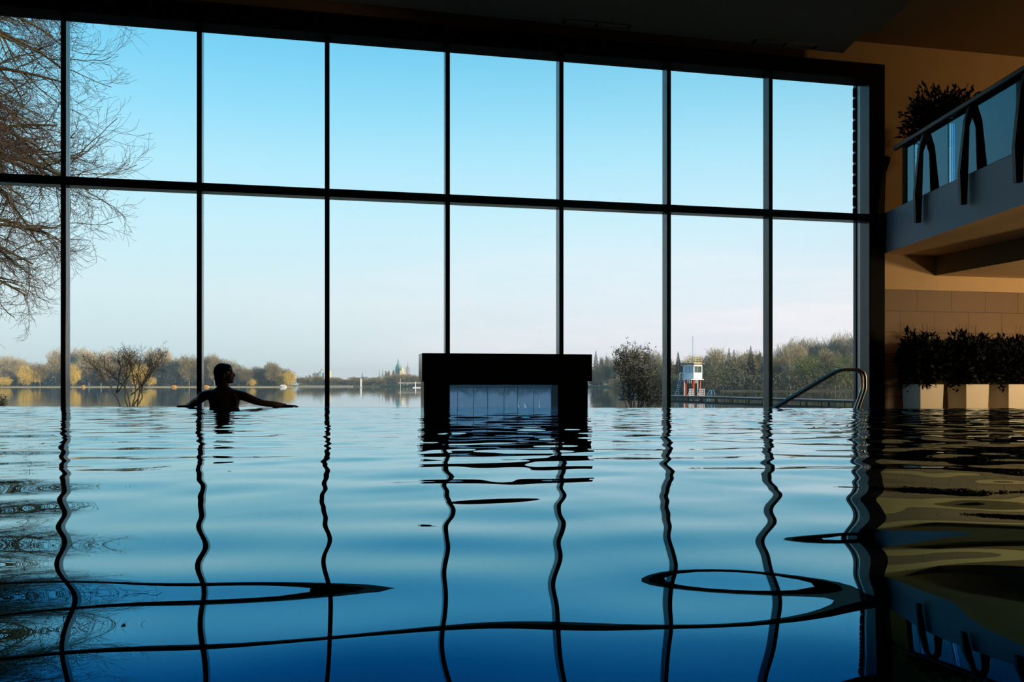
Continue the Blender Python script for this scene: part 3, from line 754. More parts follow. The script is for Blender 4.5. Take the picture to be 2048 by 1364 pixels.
for a in [(1198,728,34),(1218,730,34),(1240,722,38),(1262,699,50),(1288,700,46),(1312,706,40)]: T(*a, 'bare', 540, 'bare brown twigs')
for a in [(1300,742,44),(1325,738,36)]: T(*a, 'green', 380)
for x, t_ in ((1345,704),(1354,707),(1362,702)): T(x, t_, 44, 'conifer', 318)
for a in [(1352,728,48),(1375,716,44),(1330,722,40)]: T(*a, 'bare', 330, 'bare brown twigs')
T(1408,732,44,'green',285)
for a in [(1420,702,40),(1440,695,46),(1462,708,46)]: T(*a, 'birch', 290)
for a in [(1400,714,44),(1488,706,48),(1512,704,48),(1535,708,44)]: T(*a, 'bare', 300, 'bare brown twigs')
for x, t_ in ((1459,696),(1477,698),(1498,692),(1524,699)): T(x, t_, 60, 'conifer', 286)
for a in [(1560,692,50),(1582,686,52),(1604,681,50),(1628,678,52),(1650,681,50),(1676,678,54),(1697,668,56),(1716,664,60)]: T(*a, 'bare', 310)
for a in [(1555,712,56),(1640,702,60),(1570,716,50)]: T(*a, 'bare', 275, 'bare brown twigs')
T(1619,695,70,'conifer',284)
for a in [(1604,708,64),(1664,718,56),(1696,706,62),(1650,735,40)]: T(*a, 'green', 262)
for a in [(1580,730,40),(1680,728,44)]: T(*a, 'birch', 258)
trees.sort(key=lambda q: q[0])
NOUN = {('bare', None): ('bare pale grey tree', 'bare_tree'), ('bare', 'bare brown twigs'): ('bare brown tree', 'bare_tree'), ('willow', None): ('golden willow', 'willow_tree'),
        ('green', None): ('yellow green leafing tree', 'leafing_tree'), ('conifer', None): ('dark pointed conifer', 'conifer_tree'), ('birch', None): ('pale stemmed birch', 'birch_tree'), ('poplar', None): ('slender upright poplar', 'poplar_tree')}
made = set()
for i, (px, top, w, kind, Y, mat) in enumerate(trees):
    pr = variant(kind, mat); noun, oname = NOUN[(kind, mat)]
    shore = 'far shore' if Y > 500 else 'right shore'
    bay = bayname(px); key = (noun, bay, shore); counts[key] = counts.get(key, 0)+1
    t = pr.copy(); t.name = oname; COL.objects.link(t)
    for ch in pr.children:
        c = ch.copy(); COL.objects.link(c); c.parent = t
    X, Yp = at(px, Y); base_z = LZ+.6; h = (EYE+(HY-top)/F*Y)-base_z
    wid = w/F*Y
    ks = {'bare': .84, 'birch': .60, 'willow': .86, 'green': .84, 'conifer': .38, 'poplar': .20}[kind]
    sc = wid/ks*1.12 if kind not in ('conifer', 'poplar') else h*(.9 if kind == 'conifer' else 1)
    t.location = (X, Yp+6*math.sin(i*2.3), base_z); t.scale = (sc, sc, h*1.02); t.rotation_euler = (0, 0, i*1.7)
    tag(t, f'{noun} on {shore}, {ORD[counts[key]-1]} such tree from left in {bay} window bay', 'tree', f'{noun}s beyond the lake')
for (L, _) in PROTO.values():
    for root in L:
        for ch in list(root.children):
            bpy.data.objects.remove(ch)
        bpy.data.objects.remove(root)

# low undergrowth along the shores
def under(name, pts, n, hgt, depth, mat, lab, seed, wd=.12, ln=1.4):
    r = np.random.default_rng(seed); k = r.integers(0, len(pts)-1, n); t = r.random(n)
    A = np.array(pts); c = A[k]*(1-t[:, None])+A[k+1]*t[:, None]
    z = LZ+.5+hgt*(.45+.55*np.abs(np.sin(c[:, 0]*.12)+.5*np.sin(c[:, 0]*.31)))*r.random(n)**1.2
    c = np.stack([c[:, 0], c[:, 1]+depth*r.random(n), z], 1)
    a = r.normal(size=(n, 3))+np.array([0, 0, .6]); a /= np.linalg.norm(a, axis=1)[:, None]
    v, f = slivers(c, a, ln*(.5+r.random(n)), np.full(n, wd), r)
    tag(npmesh(name, v, f, mat), lab, 'undergrowth', kind='stuff')
under('undergrowth', [at(-100,648), at(580,650)], 16000, 9.5, 26, TREEMAT['olive undergrowth'], 'low tangled undergrowth beneath the trees on the far left shore', 1, .20, 2.0)
under('undergrowth', [at(-100,690), at(200,695), at(420,690), at(560,690)], 16000, 15, 26, TREEMAT['olive undergrowth'], 'dim thicket behind the far left shore trees', 5, .32, 2.4)
under('undergrowth', [at(1190,690), at(1290,520), at(1400,330), at(1760,320)], 16000, 11, 20, TREEMAT['olive undergrowth'], 'dim thicket behind the trees on the right shore', 6, .28, 2.0)
under('undergrowth', [at(592,770), at(845,760), at(1290,650)], 14000, 6.5, 30, TREEMAT['olive undergrowth'], 'low dark undergrowth along the far shore below the city', 2, .22, 2.0)
under('undergrowth', [at(1240,422), at(1345,264), at(1440,252), at(1740,248)], 36000, 7.0, 50, TREEMAT['olive undergrowth'], 'dark undergrowth beneath the trees on the right shore', 3, .11, 1.2)

# branching plants --------------------------------------------------------
def grow(b, p, d, L, r, lev, rr, spec, ends):
    sp = spec[lev]; n = sp['seg']; pts = [p.copy()]; rad = [r]; dirs = [d.copy()]
    for i in range(n):
        d = d+Vector((rr.gauss(0, 1), rr.gauss(0, 1), rr.gauss(0, 1)))*sp['wig']+Vector((0, 0, sp['g']*(1 if i < n*.6 else sp.get('g2', 1))))
        d.normalize(); pts.append(pts[-1]+d*(L/n)); rad.append(max(r*(1-(i+1)/n*.8), sp.get('rmin', .002))); dirs.append(d.copy())
    b[lev].tube(pts, rad, sp['n'], False)
    if lev+1 < len(spec):
        c = spec[lev+1]
        for k in range(sp['kids']):
            t = sp['from']+(1-sp['from'])*(k+rr.random())/sp['kids']; j = min(int(t*n), n-1); f = t*n-j
            q = pts[j].lerp(pts[j+1], f); dd = dirs[j+1]
            ax = dd.cross(Vector((rr.gauss(0,1), rr.gauss(0,1), rr.gauss(0,1)))).normalized()
            nd = (Matrix.Rotation(R(rr.uniform(*c['ang'])), 3, ax)@dd).normalized()
            grow(b, q, nd, L*rr.uniform(*c['len']), rad[j]*c['rr'], lev+1, rr, spec, ends)
    else: ends.append((pts[-1], d))
# big bare tree overhanging from the left
rr = random.Random(5)
BT = (-20.6, 24.0, -1.4)
bt_ = empty('overhanging_bare_tree', BT, 'large bare tree with drooping tangled branches outside the left window bays', 'tree')
bs = [MB(), MB(), MB(), MB()]
trunk = MB().tube([BT, (-20.5, 24, 3), (-20.8, 24.1, 7), (-20.5, 23.9, 11), (-20.7, 24, 16)], [.48, .40, .33, .24, .12], 14)
spec = [dict(seg=10, wig=.10, g=-.075, g2=1.3, n=6, kids=17, **{'from': .16}, rmin=.022),
        dict(seg=7, wig=.15, g=-.05, g2=-.8, n=4, kids=8, **{'from': .15}, ang=(25, 65), len=(.17, .30), rr=.5, rmin=.010),
        dict(seg=5, wig=.17, g=.02, n=3, kids=5, **{'from': .15}, ang=(20, 60), len=(.32, .52), rr=.5, rmin=.0055),
        dict(seg=3, wig=.18, g=.05, n=3, kids=0, **{'from': .1}, ang=(20, 55), len=(.35, .6), rr=.6, rmin=.0042)]
ends = []
for i in range(78):
    z = 3.6+12.2*(i/78)+rr.uniform(-.2, .2)
    azm = rr.uniform(-50, 42); el = rr.uniform(-6, 40)+(16-z)*.3
    d = Vector((math.cos(R(azm))*math.cos(R(el)), math.sin(R(azm))*math.cos(R(el)), math.sin(R(el))))
    L = rr.uniform(6.4, 8.8)*(1-.012*abs(z-9)**1.3)
    grow(bs, Vector((-20.6, 24, z)), d, L, .14, 0, rr, spec, ends)
spec2 = [dict(s) for s in spec[:3]]; spec2[0]['kids'] = 8
for i in range(20):
    z = 4+11*(i/20); azm = rr.uniform(70, 290); d = Vector((math.cos(R(azm)), math.sin(R(azm)), .6)).normalized()
    grow(bs, Vector((-20.6, 24, z)), d, rr.uniform(5, 7.5), .10, 0, rr, spec2, ends)
trunk.build('trunk', M['bark'], bt_, True)
bs[0].build('limbs', M['bark'], bt_, True)
tw = MB(); tw.v = bs[1].v; tw.f = bs[1].f; tw.build('branches', M['bark'], bt_, True)
tw = MB(); tw.add(bs[2].v, bs[2].f); tw.add(bs[3].v, bs[3].f); tw.build('twigs', M['twig'], bt_)['kind'] = 'stuff'

# multi-stemmed bare shrub
SY = 24.0
def shrub_pts(lst): return [P(x, y, SY) for x, y in lst]
sb = empty('bare_shrub', P(258, 812, SY)+Vector((0,0,-.7)), 'bare multi-stemmed shrub standing at the bank in the second window bay', 'shrub')
stems = MB(); tw_ = [MB(), MB(), MB()]
def z7(x, y): return 180+x/9.09, 680+y/9.09
mains = [[(600,1500),(570,1200),(540,1050),(485,960),(470,860),(380,760),(320,580),(250,520),(190,430)],
         [(740,1500),(700,1200),(665,1060),(690,940),(700,820),(730,640),(770,480),(820,340)],
         [(740,1500),(740,1200),(715,1000),(650,840),(520,720),(440,620),(370,540),(300,400)],
         [(760,1500),(780,1180),(830,1040),(850,860),(810,700),(800,520),(760,380)],
         [(880,1500),(865,1190),(890,1000),(930,860),(870,700),(900,500),(920,350)],
         [(870,1500),(860,1200),(945,1050),(930,900),(970,800),(1070,690),(1130,560),(1230,420),(1250,350)],
         [(760,1500),(800,1160),(870,1060),(900,900),(1000,640),(1060,460),(1080,360)],
         [(505,950),(560,850),(640,720),(690,620),(700,480),(640,360)],
         [(740,1000),(820,930),(960,760),(1040,600),(1180,400)],
         [(480,960),(500,800),(480,640),(500,480),(430,350)]]
spec3 = [dict(seg=5, wig=.16, g=.06, n=4, kids=5, **{'from': .2}, rmin=.004),
         dict(seg=4, wig=.2, g=.05, n=3, kids=3, **{'from': .2}, ang=(25, 60), len=(.4, .7), rr=.6, rmin=.0030),
         dict(seg=3, wig=.2, g=.03, n=3, kids=0, **{'from': .2}, ang=(25, 60), len=(.4, .7), rr=.7, rmin=.0022)]
rr = random.Random(9)
for mi_, mlist in enumerate(mains):
    pts = []
    for k, (x, y) in enumerate(mlist):
        p = P(*z7(x, y), SY); p.y += (mi_-4.5)*.09*k/6; pts.append(p)
    stems.tube(pts, [max(.022*(1-k/len(pts)*.75), .006) for k in range(len(pts))], 6)
    for k in range(len(pts)//2, len(pts)):
        for q in range(4 if k > len(pts)*.5 else 2):
            d = (pts[k]-pts[k-1]).normalized()+Vector((rr.gauss(0,.55), rr.gauss(0,.5), rr.gauss(.1,.35))); d.normalize()
            grow(tw_, pts[k-1].lerp(pts[k], rr.random()), d, rr.uniform(.25, .48), .008, 0, rr, spec3, [])
stems.build('stems', M['stem'], sb, True)
q = MB(); [q.add(m_.v, m_.f) for m_ in tw_]; q.build('twigs', M['stem'], sb)['kind'] = 'stuff'

# small-leaved shrubs
def leafy(px0, px1, top, base_x, lab, seed, nstem, Y=24.0, leafn=7):
    rr = random.Random(seed); root = empty('leafy_shrub', P(base_x, 812, Y)+Vector((0,0,-.7)), lab, 'shrub')
    tw = [MB(), MB(), MB()]; st = MB(); ends = []; 
    for i in range(nstem):
        tx_ = px0+(px1-px0)*(i+.5)/nstem; ty = top+rr.random()**1.5*34+14*abs(tx_-(px0+px1)/2)/(px1-px0)
        a = P(base_x+rr.uniform(-9, 9), 850, Y); c = P(tx_, ty, Y+rr.uniform(-.4, .4)); m1 = a.lerp(c, .35)+Vector((rr.uniform(-.1,.1)+(c.x-a.x)*.12, rr.uniform(-.2,.2), 0)); m2 = a.lerp(c, .7)+Vector(((c.x-a.x)*.1+rr.uniform(-.06,.06), 0, 0))
        st.tube([a, m1, m2, c], [.014, .010, .007, .003], 5)
        for k in range(8):
            t = .35+.65*rr.random(); q = m1.lerp(m2, (t-.35)/.35) if t < .7 else m2.lerp(c, (t-.7)/.3)
            d = (c-a).normalized()+Vector((rr.gauss(0,.5), rr.gauss(0,.5), rr.gauss(0,.2))); d.normalize()
            grow(tw, q, d, rr.uniform(.15, .32), .005, 0, rr, spec3, ends)
    lv_ = MB(); r = np.random.default_rng(seed); pick = [e for e in ends if rr.random() < .7]
    for p, d in pick:
        for k in range(leafn//3):
            a = (d+Vector(r.normal(size=3)*.5)).normalized(); s = a.cross(Vector(r.normal(size=3))).normalized(); L = .045+.03*r.random(); q = p+Vector(r.normal(size=3)*.03)
            lv_.add([q, q+a*L*.5+s*L*.25, q+a*L, q+a*L*.5-s*L*.25], [(0,1,2,3)])
    st.build('stems', M['stem'], root, True); q = MB(); [q.add(m_.v, m_.f) for m_ in tw]; q.build('twigs', M['stem'], root)['kind'] = 'stuff'
    lv_.build('leaves', M['leafout'], root)['kind'] = 'stuff'
    return root
leafy(1234, 1304, 702, 1272, 'dark small-leaved shrub on the bank, just right of the fireplace', 3, 17)
leafy(1284, 1322, 764, 1300, 'low sparse dark shrub against the left side of the sixth mullion', 4, 6)
leafy(-34, 6, 784, -14, 'dark sprig of a leafy shrub poking in at the left picture edge', 6, 7)

# ------------------------------------------------------------------ pier
PA = Vector((20.5, 124, 0)); PBp = Vector((37.5, 66, 0)); pd = (PBp-PA).normalized(); pn = Vector((-pd.y, pd.x, 0))
if pn.x < 0: pn = -pn
DZ = LZ+.5
PA2 = PA-pd*10
pier = empty('pier', (PA.x, PA.y, LZ), 'long wooden bathing pier on dark piles reaching across the lake', 'pier')
L = (PBp-PA2).length
def pbox(a, c, w0, w1, z0, z1, nm, mt, par=pier):
    q = [PA2+pd*s+pn*w for s, w in ((a,w0),(c,w0),(c,w1),(a,w1))]
    return MB().hexa([Vector((p.x,p.y,z0)) for p in q]+[Vector((p.x,p.y,z1)) for p in q]).build(nm, mt, par)
pbox(0, L, -1.1, 1.1, DZ-.06, DZ, 'deck', M['wood'])
pbox(0, L, -1.02, -.9, DZ-.26, DZ-.06, 'beam', M['pile']); pbox(0, L, .9, 1.02, DZ-.26, DZ-.06, 'beam', M['pile'])
s = 1.0
while s < L:
    for w in (-.95, .95):
        q = PA2+pd*s+pn*w; MB().tube([(q.x, q.y, LZ-1), (q.x, q.y, DZ-.06)], .10, 8).build('pile', M['pile'], pier)
    s += 3.6
# lifeguard tower standing on the pier
TC = Vector((23.9, 112.6, DZ+.002)); ts = 1/15.13
tw0 = empty('lifeguard_tower', TC, 'white lifeguard tower on red legs standing on the bathing pier', 'tower')
def TPx(px, py): return (px-1385)*ts, (791.5-py)*ts
ra = R(38)                                          # turned so one corner faces the pool
ex = Vector((math.cos(ra), math.sin(ra), 0)); ey = Vector((-math.sin(ra), math.cos(ra), 0))
def tb(x0, x1, y0, y1, z0, z1, nm, mt, par=tw0):
    q = [TC+ex*x+ey*y for x, y in ((x0,y0),(x1,y0),(x1,y1),(x0,y1))]
    return MB().hexa([Vector((p.x,p.y,TC.z+z0)) for p in q]+[Vector((p.x,p.y,TC.z+z1)) for p in q]).build(nm, mt, par)
hs = .86
zc0 = 2.10; zc1 = 4.15
for sx_ in (-1, 1):
    for sy_ in (-1, 1): tb(sx_*.68-.07, sx_*.68+.07, sy_*.68-.07, sy_*.68+.07, 0, zc0, 'leg', M['red'])
tb(-.05, .05, -.05, .05, 0, zc0, 'leg', M['red'])
tb(-1.02, 1.02, -1.02, 1.02, zc0, zc0+.12, 'platform', M['white'])
tb(-1.55, -1.02, -1.02, .2, zc0, zc0+.10, 'landing', M['white'])
cab = tb(-hs, hs, -hs, hs, zc0+.12, zc0+.95, 'cabin', M['white'])
for sx_ in (-1, 1):
    for sy_ in (-1, 1): tb(sx_*(hs-.06)-.06, sx_*(hs-.06)+.06, sy_*(hs-.06)-.06, sy_*(hs-.06)+.06, zc0+.95, zc1, 'corner_post', M['white'])
tb(-hs, hs, -hs, hs, zc1-.25, zc1, 'cornice', M['white'])
for k in range(3):        # windows on the two faces towards the pool, inset
    o = -.62+k*.56
    wn = tb(o, o+.46, -hs+.03, -hs+.06, zc0+.95, zc1-.25, 'window', M['darkwin']); tb(o+.46, o+.56, -hs, -hs+.07, zc0+.95, zc1-.25, 'window_bar', M['white'], wn)
    wn = tb(-hs+.03, -hs+.06, o, o+.46, zc0+.95, zc1-.25, 'window', M['shadewhite']); tb(-hs, -hs+.07, o+.46, o+.56, zc0+.95, zc1-.25, 'window_bar', M['white'], wn)  # left face panes carry the painted shade tone
tb(-.5, .3, -.5, .5, zc0+.95, zc0+1.9, 'blind', M['white'])
tb(-1.12, 1.12, -1.12, 1.12, zc1, zc1+.12, 'roof', M['roofedge'])
rl = tb(-.8, .8, -.8, .8, zc1+.12, zc1+.18, 'roof_deck', M['white'])
zz0, zz1 = zc1+.18, zc1+.98
rb = MB()
def c4(r_, z): return [TC+ex*x*r_+ey*y*r_+Vector((0,0,z)) for x, y in ((-1,-1),(1,-1),(1,1),(-1,1),(-1,-1))]
for z in (zz0+.1, zz0+.36, zz0+.58, zz1): 
    c = c4(.82, z)
    for i in range(4): rb.tube([c[i], c[i+1]], .02, 5)
for i in range(4):
    for t in (0, .33, .66):
        p = c4(.82, 0)[i].lerp(c4(.82, 0)[i+1], t); rb.tube([p+Vector((0,0,zz0)), p+Vector((0,0,zz1))], .022, 5)
rb.build('roof_railing', M['yellow'], tw0)
for dx, h in ((0, 7.9), (-.28, 7.0), (.3, 7.2)):
    q = TC+Vector((dx, 0, 0)); MB().tube([(q.x, q.y, TC.z+zc1+.18), (q.x, q.y, TC.z+h)], .03 if dx == 0 else .018, 5).build('antenna', M['blue'] if dx == 0 else M['white'], tw0)
# ladder with handrails on the left, white stanchions
lp = TC+Vector((-1.45, -.2, 0)); bl = TC+Vector((-2.25, -.3, 0))
ld = MB(); 
for dy in (-.22, .22): ld.tube([(bl.x+dy, bl.y+dy, TC.z), (lp.x+dy, lp.y+dy, TC.z+zc0+1.0)], .025, 5)
for k in range(8):
    t = k/8*.72; a = bl.lerp(lp, t); zz = TC.z+(zc0+1.0)*t; ld.tube([(a.x-.22, a.y-.22, zz), (a.x+.22, a.y+.22, zz)], .018, 4)
ld.build('ladder', M['blue'], tw0)
hb = MB(); 
for x in (-1.75, -1.35): hb.tube([TC+Vector((x, -.3, zc0)), TC+Vector((x-.05, -.3, zc0+.9))], .035, 5)
hb.tube([TC+Vector((-1.8, -.3, zc0+.9)), TC+Vector((-.8, -.6, zc0+.9))], .035, 5); hb.build('landing_rail', M['white'], tw0)
for x in (-1.35, .42): MB().tube([TC+Vector((x, -1.0, 0)), TC+Vector((x, -1.0, zc0))], .06, 6).build('stanchion', M['white'], tw0)
def gate(px0, px1, lab):
    x0 = (px0-1385)*ts; x1 = (px1-1385)*ts; Yg = TC+Vector((0, -1.2, 0))
    b = MB(); h = .85
    for k in range(4): b.tube([Yg+Vector((x0, 0, .1+k*h/3.3)), Yg+Vector((x1, 0, .1+k*h/3.3))], .035, 5)
    for k in range(4): x = x0+(x1-x0)*k/3; b.tube([Yg+Vector((x, 0, 0)), Yg+Vector((x, 0, h+.1))], .035, 5)
    b.tube([Yg+Vector((x0-.22, 0, 0)), Yg+Vector((x0, 0, h*.6))], .03, 5)
    o = b.build('safety_gate', M['white'], None, loc=tuple(Yg+Vector(((x0+x1)/2, 0, 0)))); tag(o, lab, 'gate', 'white gates on the pier')
gate(1374, 1383, 'small white barred gate under the tower, left of the middle leg'); gate(1394, 1404, 'small white barred gate under the tower, at its right leg')
b = MB(); q0 = TC+Vector(((1414-1385)*ts, -1.2, 0))
for dx in (0, .35):
    b.tube([q0+Vector((dx-.3, 0, -.5)), q0+Vector((dx-.3, 0, .1)), q0+Vector((dx, 0, .75)), q0+Vector((dx+.15, 0, .8)), q0+Vector((dx+.3, 0, .4)), q0+Vector((dx+.3, 0, 0))], .035, 5)
for k in range(3): b.tube([q0+Vector((-.3, 0, -.4+k*.2)), q0+Vector((.05, 0, -.4+k*.2))], .025, 5)
tag(b.build('swim_ladder', M['blue'], None, loc=tuple(q0)), 'blue swimming ladder with curved handles on the pier, right of the tower', 'ladder')

# ------------------------------------------------------------------ boats, kiosks, lamp
def boat(px, Y, Lb, Hb, hull, lab, name, cabin=None, group=None):
    X, Yp = at(px, Y); root = empty(name, (X, Yp, LZ), lab, 'boat', group); b = MB(); n = 9
    for k in range(n):
        t = -1+2*k/(n-1); w = Lb*.16*(1-abs(t)**2.6)+.02; x = X+t*Lb/2; sh = Hb*(1+.18*t*t)
        b.v += [(x, Yp-w, LZ+sh), (x*1.0-t*.08*Lb, Yp-w*.5, LZ-.05), (x-t*.08*Lb, Yp+w*.5, LZ-.05), (x, Yp+w, LZ+sh)]
    for k in range(n-1):
        for j in range(4): b.f.append((k*4+j, k*4+(j+1) % 4, (k+1)*4+(j+1) % 4, (k+1)*4+j))
    b.f += [(0,1,2,3), tuple((n-1)*4+j for j in (3,2,1,0))]
    b.build('hull', hull, root)
    if cabin: MB().box(X-Lb*.28, X+Lb*.28, Yp-Lb*.1, Yp+Lb*.1, LZ+Hb*.9, LZ+Hb*2.0).build('cover', cabin, root)
    return root
boat(1214, 600, 7.5, 1.3, M['yellow'], 'cream yellow moored boat on the far shore right of the fireplace', 'moored_boat', M['yellow'])
boat(167, 604, 2.6, .8, M['orange'], 'small orange boat on the far shore just right of the first mullion', 'moored_boat', M['orange'], 'orange boats on the far shore')
boat(348, 612, 4.4, .7, M['orange'], 'small orange boat on the far shore left of the bather', 'moored_boat', M['orange'], 'orange boats on the far shore')
boat(413, 612, 4.4, .7, M['orange'], 'small orange boat on the far shore at second mullion, behind the bather', 'moored_boat', M['orange'], 'orange boats on the far shore')
boat(566, 622, 6.0, .9, M['white'], 'white boat moored at the tip of the far left shore', 'moored_boat', M['white'])
for px, h, lab in ((178, 3.4, 'short pale marker post on far shore beside the leftmost orange boat'), (202, 3.2, 'short pale marker post on far shore at the left of the bare shrub'), (299, 3.4, 'short pale marker post on far shore right of the bare shrub')):
    X, Yp = at(px, 608); o = MB().tube([(X, Yp, LZ-.5), (X, Yp, LZ+h*.9), (X, Yp, LZ+h)], [.25, .25, .1], 6).build('marker_post', M['wood'], None, loc=(X, Yp, LZ)); tag(o, lab, 'post', 'marker posts on the far shore')
X, Yp = at(1222, 590)
lp = empty('lamp_post', (X, Yp, LZ), 'thin white lamp post on the far shore right of the fireplace', 'lamp post')
MB().tube([(X, Yp, LZ-.5), (X, Yp, EYE+(HY-749)/F*Yp)], [.16, .12], 6).build('pole', M['white'], lp)
el = ellip((X, Yp, EYE+(HY-748)/F*Yp), (.7, .7, .6), None, 10, 6); el.build('lamp_globe', M['white'], lp)
# white beacon and white boom off the city shore
X, Yp = at(722, 560)
bc = empty('channel_marker', (X, Yp, LZ), 'slim white beacon post in the water left of the domed building', 'beacon')
MB().box(X-.45, X+.45, Yp-.45, Yp+.45, LZ-1, EYE+(HY-757)/F*Yp).build('shaft', M['white'], bc); MB().box(X-.9, X+.9, Yp-.9, Yp+.9, LZ-1, LZ+.4).build('base', M['greystone'], bc)
X, Yp = at(801, 520); X2 = at(846, 520)[0]
bm = empty('white_boom', (X, Yp, LZ), 'thin white mast and long boom on the water beside the fireplace', 'mast')
zb = EYE+(HY-766)/F*Yp
MB().tube([(X, Yp, LZ-.5), (X, Yp, EYE+(HY-757)/F*Yp)], .12, 5).build('mast', M['white'], bm)
MB().tube([(X-1.5, Yp, zb), (X2, Yp, zb)], .2, 5).build('boom', M['white'], bm)
MB().box(at(826, 520)[0], at(846, 520)[0], Yp-.8, Yp+.8, LZ, LZ+.5).build('float', M['white'], bm)
MB().tube([(at(831, 520)[0], Yp, LZ), (at(831, 520)[0], Yp, zb+.8)], .3, 5).build('strut', M['white'], bm)
# little sails seen through the fireplace opening
for px, top, w, lab in ((924, 804, 3.0, 'tiny white sail seen through fireplace opening, leftmost of five'), (1015, 806, 3.2, 'tiny white sail seen through fireplace opening, second from left'),
        (1036, 800, 5.5, 'small curved white sail seen through fireplace opening, middle of five'), (1049, 804, 8, 'small broad triangular white sail seen through fireplace opening, fourth from left'),
        (1078, 796, 5, 'small tall narrow white sail seen through fireplace opening, rightmost of five')):
    Y = 62.0; X, Yp = at(px, Y); k = Y/F; zt_ = EYE+(HY-top)*k; z0_ = LZ+.25
    root = empty('toy_sailboat', (X, Yp, LZ), lab, 'sailing boat', 'little sailing boats on the lake')
    ww = w*k*1.4
    n = 6; b = MB()
    for i in range(n+1):
        t = i/n; z = z0_+(zt_-z0_)*t; wd_ = ww*(1-t)**.8; b.v += [(X, Yp, z), (X+wd_*.5, Yp+.05*math.sin(t*3.14)+.03, z), (X+wd_, Yp, z)]
    for i in range(n):
        for j in range(2): b.f.append((i*3+j, i*3+j+1, (i+1)*3+j+1, (i+1)*3+j))
    o = b.build('sail', M['sail'], root); so = o.modifiers.new('solid', 'SOLIDIFY'); so.thickness = .01
    MB().tube([(X-.01, Yp, LZ), (X-.01, Yp, zt_+.02)], .012, 5).build('mast', M['white'], root)
    MB().hexa([(X-.25,Yp-.05,LZ-.03),(X+.3,Yp-.05,LZ-.03),(X+.3,Yp+.05,LZ-.03),(X-.25,Yp+.05,LZ-.03),(X-.35,Yp-.1,LZ+.12),(X+.4,Yp-.1,LZ+.12),(X+.4,Yp+.1,LZ+.12),(X-.35,Yp+.1,LZ+.12)]).build('hull', M['white'], root)

# ------------------------------------------------------------------ city skyline
CY = 1500.0
def cz(py): return EYE+(HY-py)/F*CY
def cx(px): return (px-CX)/F*CY
def cbox(px0, px1, top, nm, mt, par, bot=775, dd=10, off=0):
    return MB().box(cx(px0), cx(px1), CY-dd+off, CY+dd+off, cz(bot), cz(top)).build(nm, mt, par)
th_ = empty('domed_town_hall', (cx(797), CY, cz(775)), 'domed pale building with green cupola on the skyline', 'building')
cbox(785, 815, 751, 'wing', M['stone'], th_)
cbox(802, 808, 741, 'gable', M['stone'], th_, off=-8); cbox(808.5, 811, 746, 'gable', M['stone'], th_, off=-8)
r1 = 6.0/F*CY
drm = MB().lathe((cx(796.5), CY, 0), [(r1, cz(760)), (r1, cz(741)), (r1*1.08, cz(740.5)), (r1*.98, cz(736)), (r1*.80, cz(732)), (r1*.5, cz(728.5)), (r1*.26, cz(727)), (r1*.24, cz(723)), (r1*.05, cz(717.5))], 20)
drm.build('dome', M['copper'], th_, True)
MB().lathe((cx(805), CY-8, 0), [(r1*.55, cz(741)), (r1*.05, cz(730))], 4).build('roof', M['stone'], th_)
mt_ = empty('church_tower', (cx(813.5), CY, cz(775)), 'grey church tower with pointed spire right of the green dome', 'church')
cbox(810.8, 816.4, 735, 'tower', M['greystone'], mt_, off=14)
MB().lathe((cx(813.6), CY+14, 0), [(2.9/F*CY, cz(735)), (.9/F*CY, cz(731)), (.15/F*CY, cz(722.5))], 8).build('spire', M['greystone'], mt_)
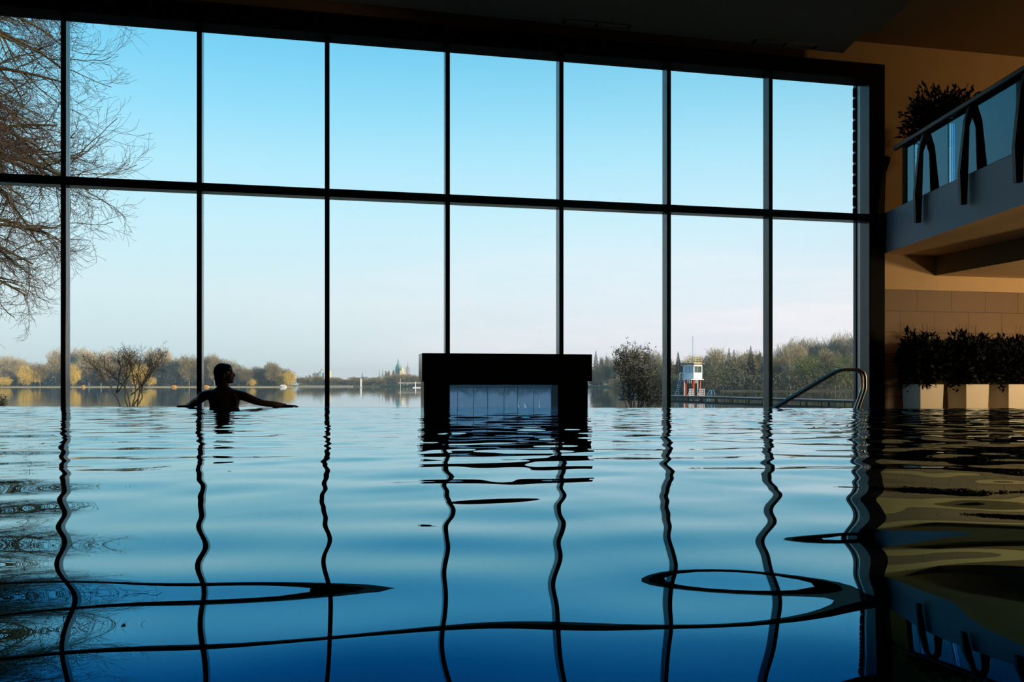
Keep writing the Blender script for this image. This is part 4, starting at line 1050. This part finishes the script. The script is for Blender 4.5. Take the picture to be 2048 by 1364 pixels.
for px, top, w, lab in ((759, 737.5, 1.6, 'thin dark church spire on the skyline, left of a close pair'), (765.5, 737.5, 2.2, 'dark church spire on the skyline, right of a close pair'), (725, 744, 1.3, 'slender lone spire rising behind the white beacon')):
    root = empty('church_spire', (cx(px), CY, cz(775)), lab, 'church'); 
    cbox(px-w, px+w, 752, 'tower', M['greystone'], root, dd=3)
    MB().lathe((cx(px), CY, 0), [(w*1.1/F*CY, cz(752)), (w*.5/F*CY, cz(746)), (.15/F*CY, cz(top))], 8).build('spire', M['greystone'], root)
def block(px0, px1, top, mat, lab, steps=()):
    root = empty('office_building', (cx((px0+px1)/2), CY, cz(775)), lab, 'building')
    cbox(px0, px1, top, 'walls', mat, root)
    for a, c, t2, m2 in steps: cbox(a, c, t2, 'roof_block', m2, root, bot=top+.5, dd=7)
    n = max(2, int((px1-px0)/2.5))
    for k in range(n):
        a = px0+(px1-px0)*(k+.3)/n; MB().box(cx(a), cx(a)+.45*(px1-px0)/n/F*CY, CY-10.3, CY-10, cz(top+4.0), cz(top+1.2)).build('window', M['darkwin'], root)
block(614, 618.5, 750, M['white'], 'white block on the skyline, leftmost building above the far trees')
block(627.5, 640, 747, M['greystone'], 'wide grey office block with pale roof box on the skyline', ((629, 631, 745, M['greystone']), (632, 638, 745.5, M['white'])))
block(641, 645.5, 742, M['shadewhite'], 'narrow blue grey high-rise on the skyline left of the third mullion', ((643, 644.5, 738, M['greystone']),))
block(657, 660, 742, M['stone'], 'narrow cream high-rise on the skyline right of the third mullion')
block(714, 722, 755, M['greystone'], 'low grey block on the skyline left of the lone spire')
block(728, 738, 753, M['shadewhite'], 'low pale blue block on the skyline right of the lone spire')
block(740, 750, 754.5, M['white'], 'low white block on the skyline left of the twin spires')

# ------------------------------------------------------------------ haze over the lake
HAZE = 0.00024
hz = MB().box(-1400, 1400, 60, 2600, LZ-2, 45).build('haze', M['white'])
hm = bpy.data.materials.new('thin morning haze'); hm.use_nodes = True; t = hm.node_tree; t.nodes.clear()
o = N(t, 'ShaderNodeOutputMaterial'); vs_ = N(t, 'ShaderNodeVolumeScatter'); vs_.inputs['Density'].default_value = HAZE; vs_.inputs['Color'].default_value = (0.66, 0.88, 1.0, 1); vs_.inputs['Anisotropy'].default_value = 0.2
t.links.new(vs_.outputs[0], o.inputs['Volume']); hz.data.materials.clear(); hz.data.materials.append(hm)
tag(hz, 'thin pale morning haze lying over the far lake', 'haze', kind='stuff')
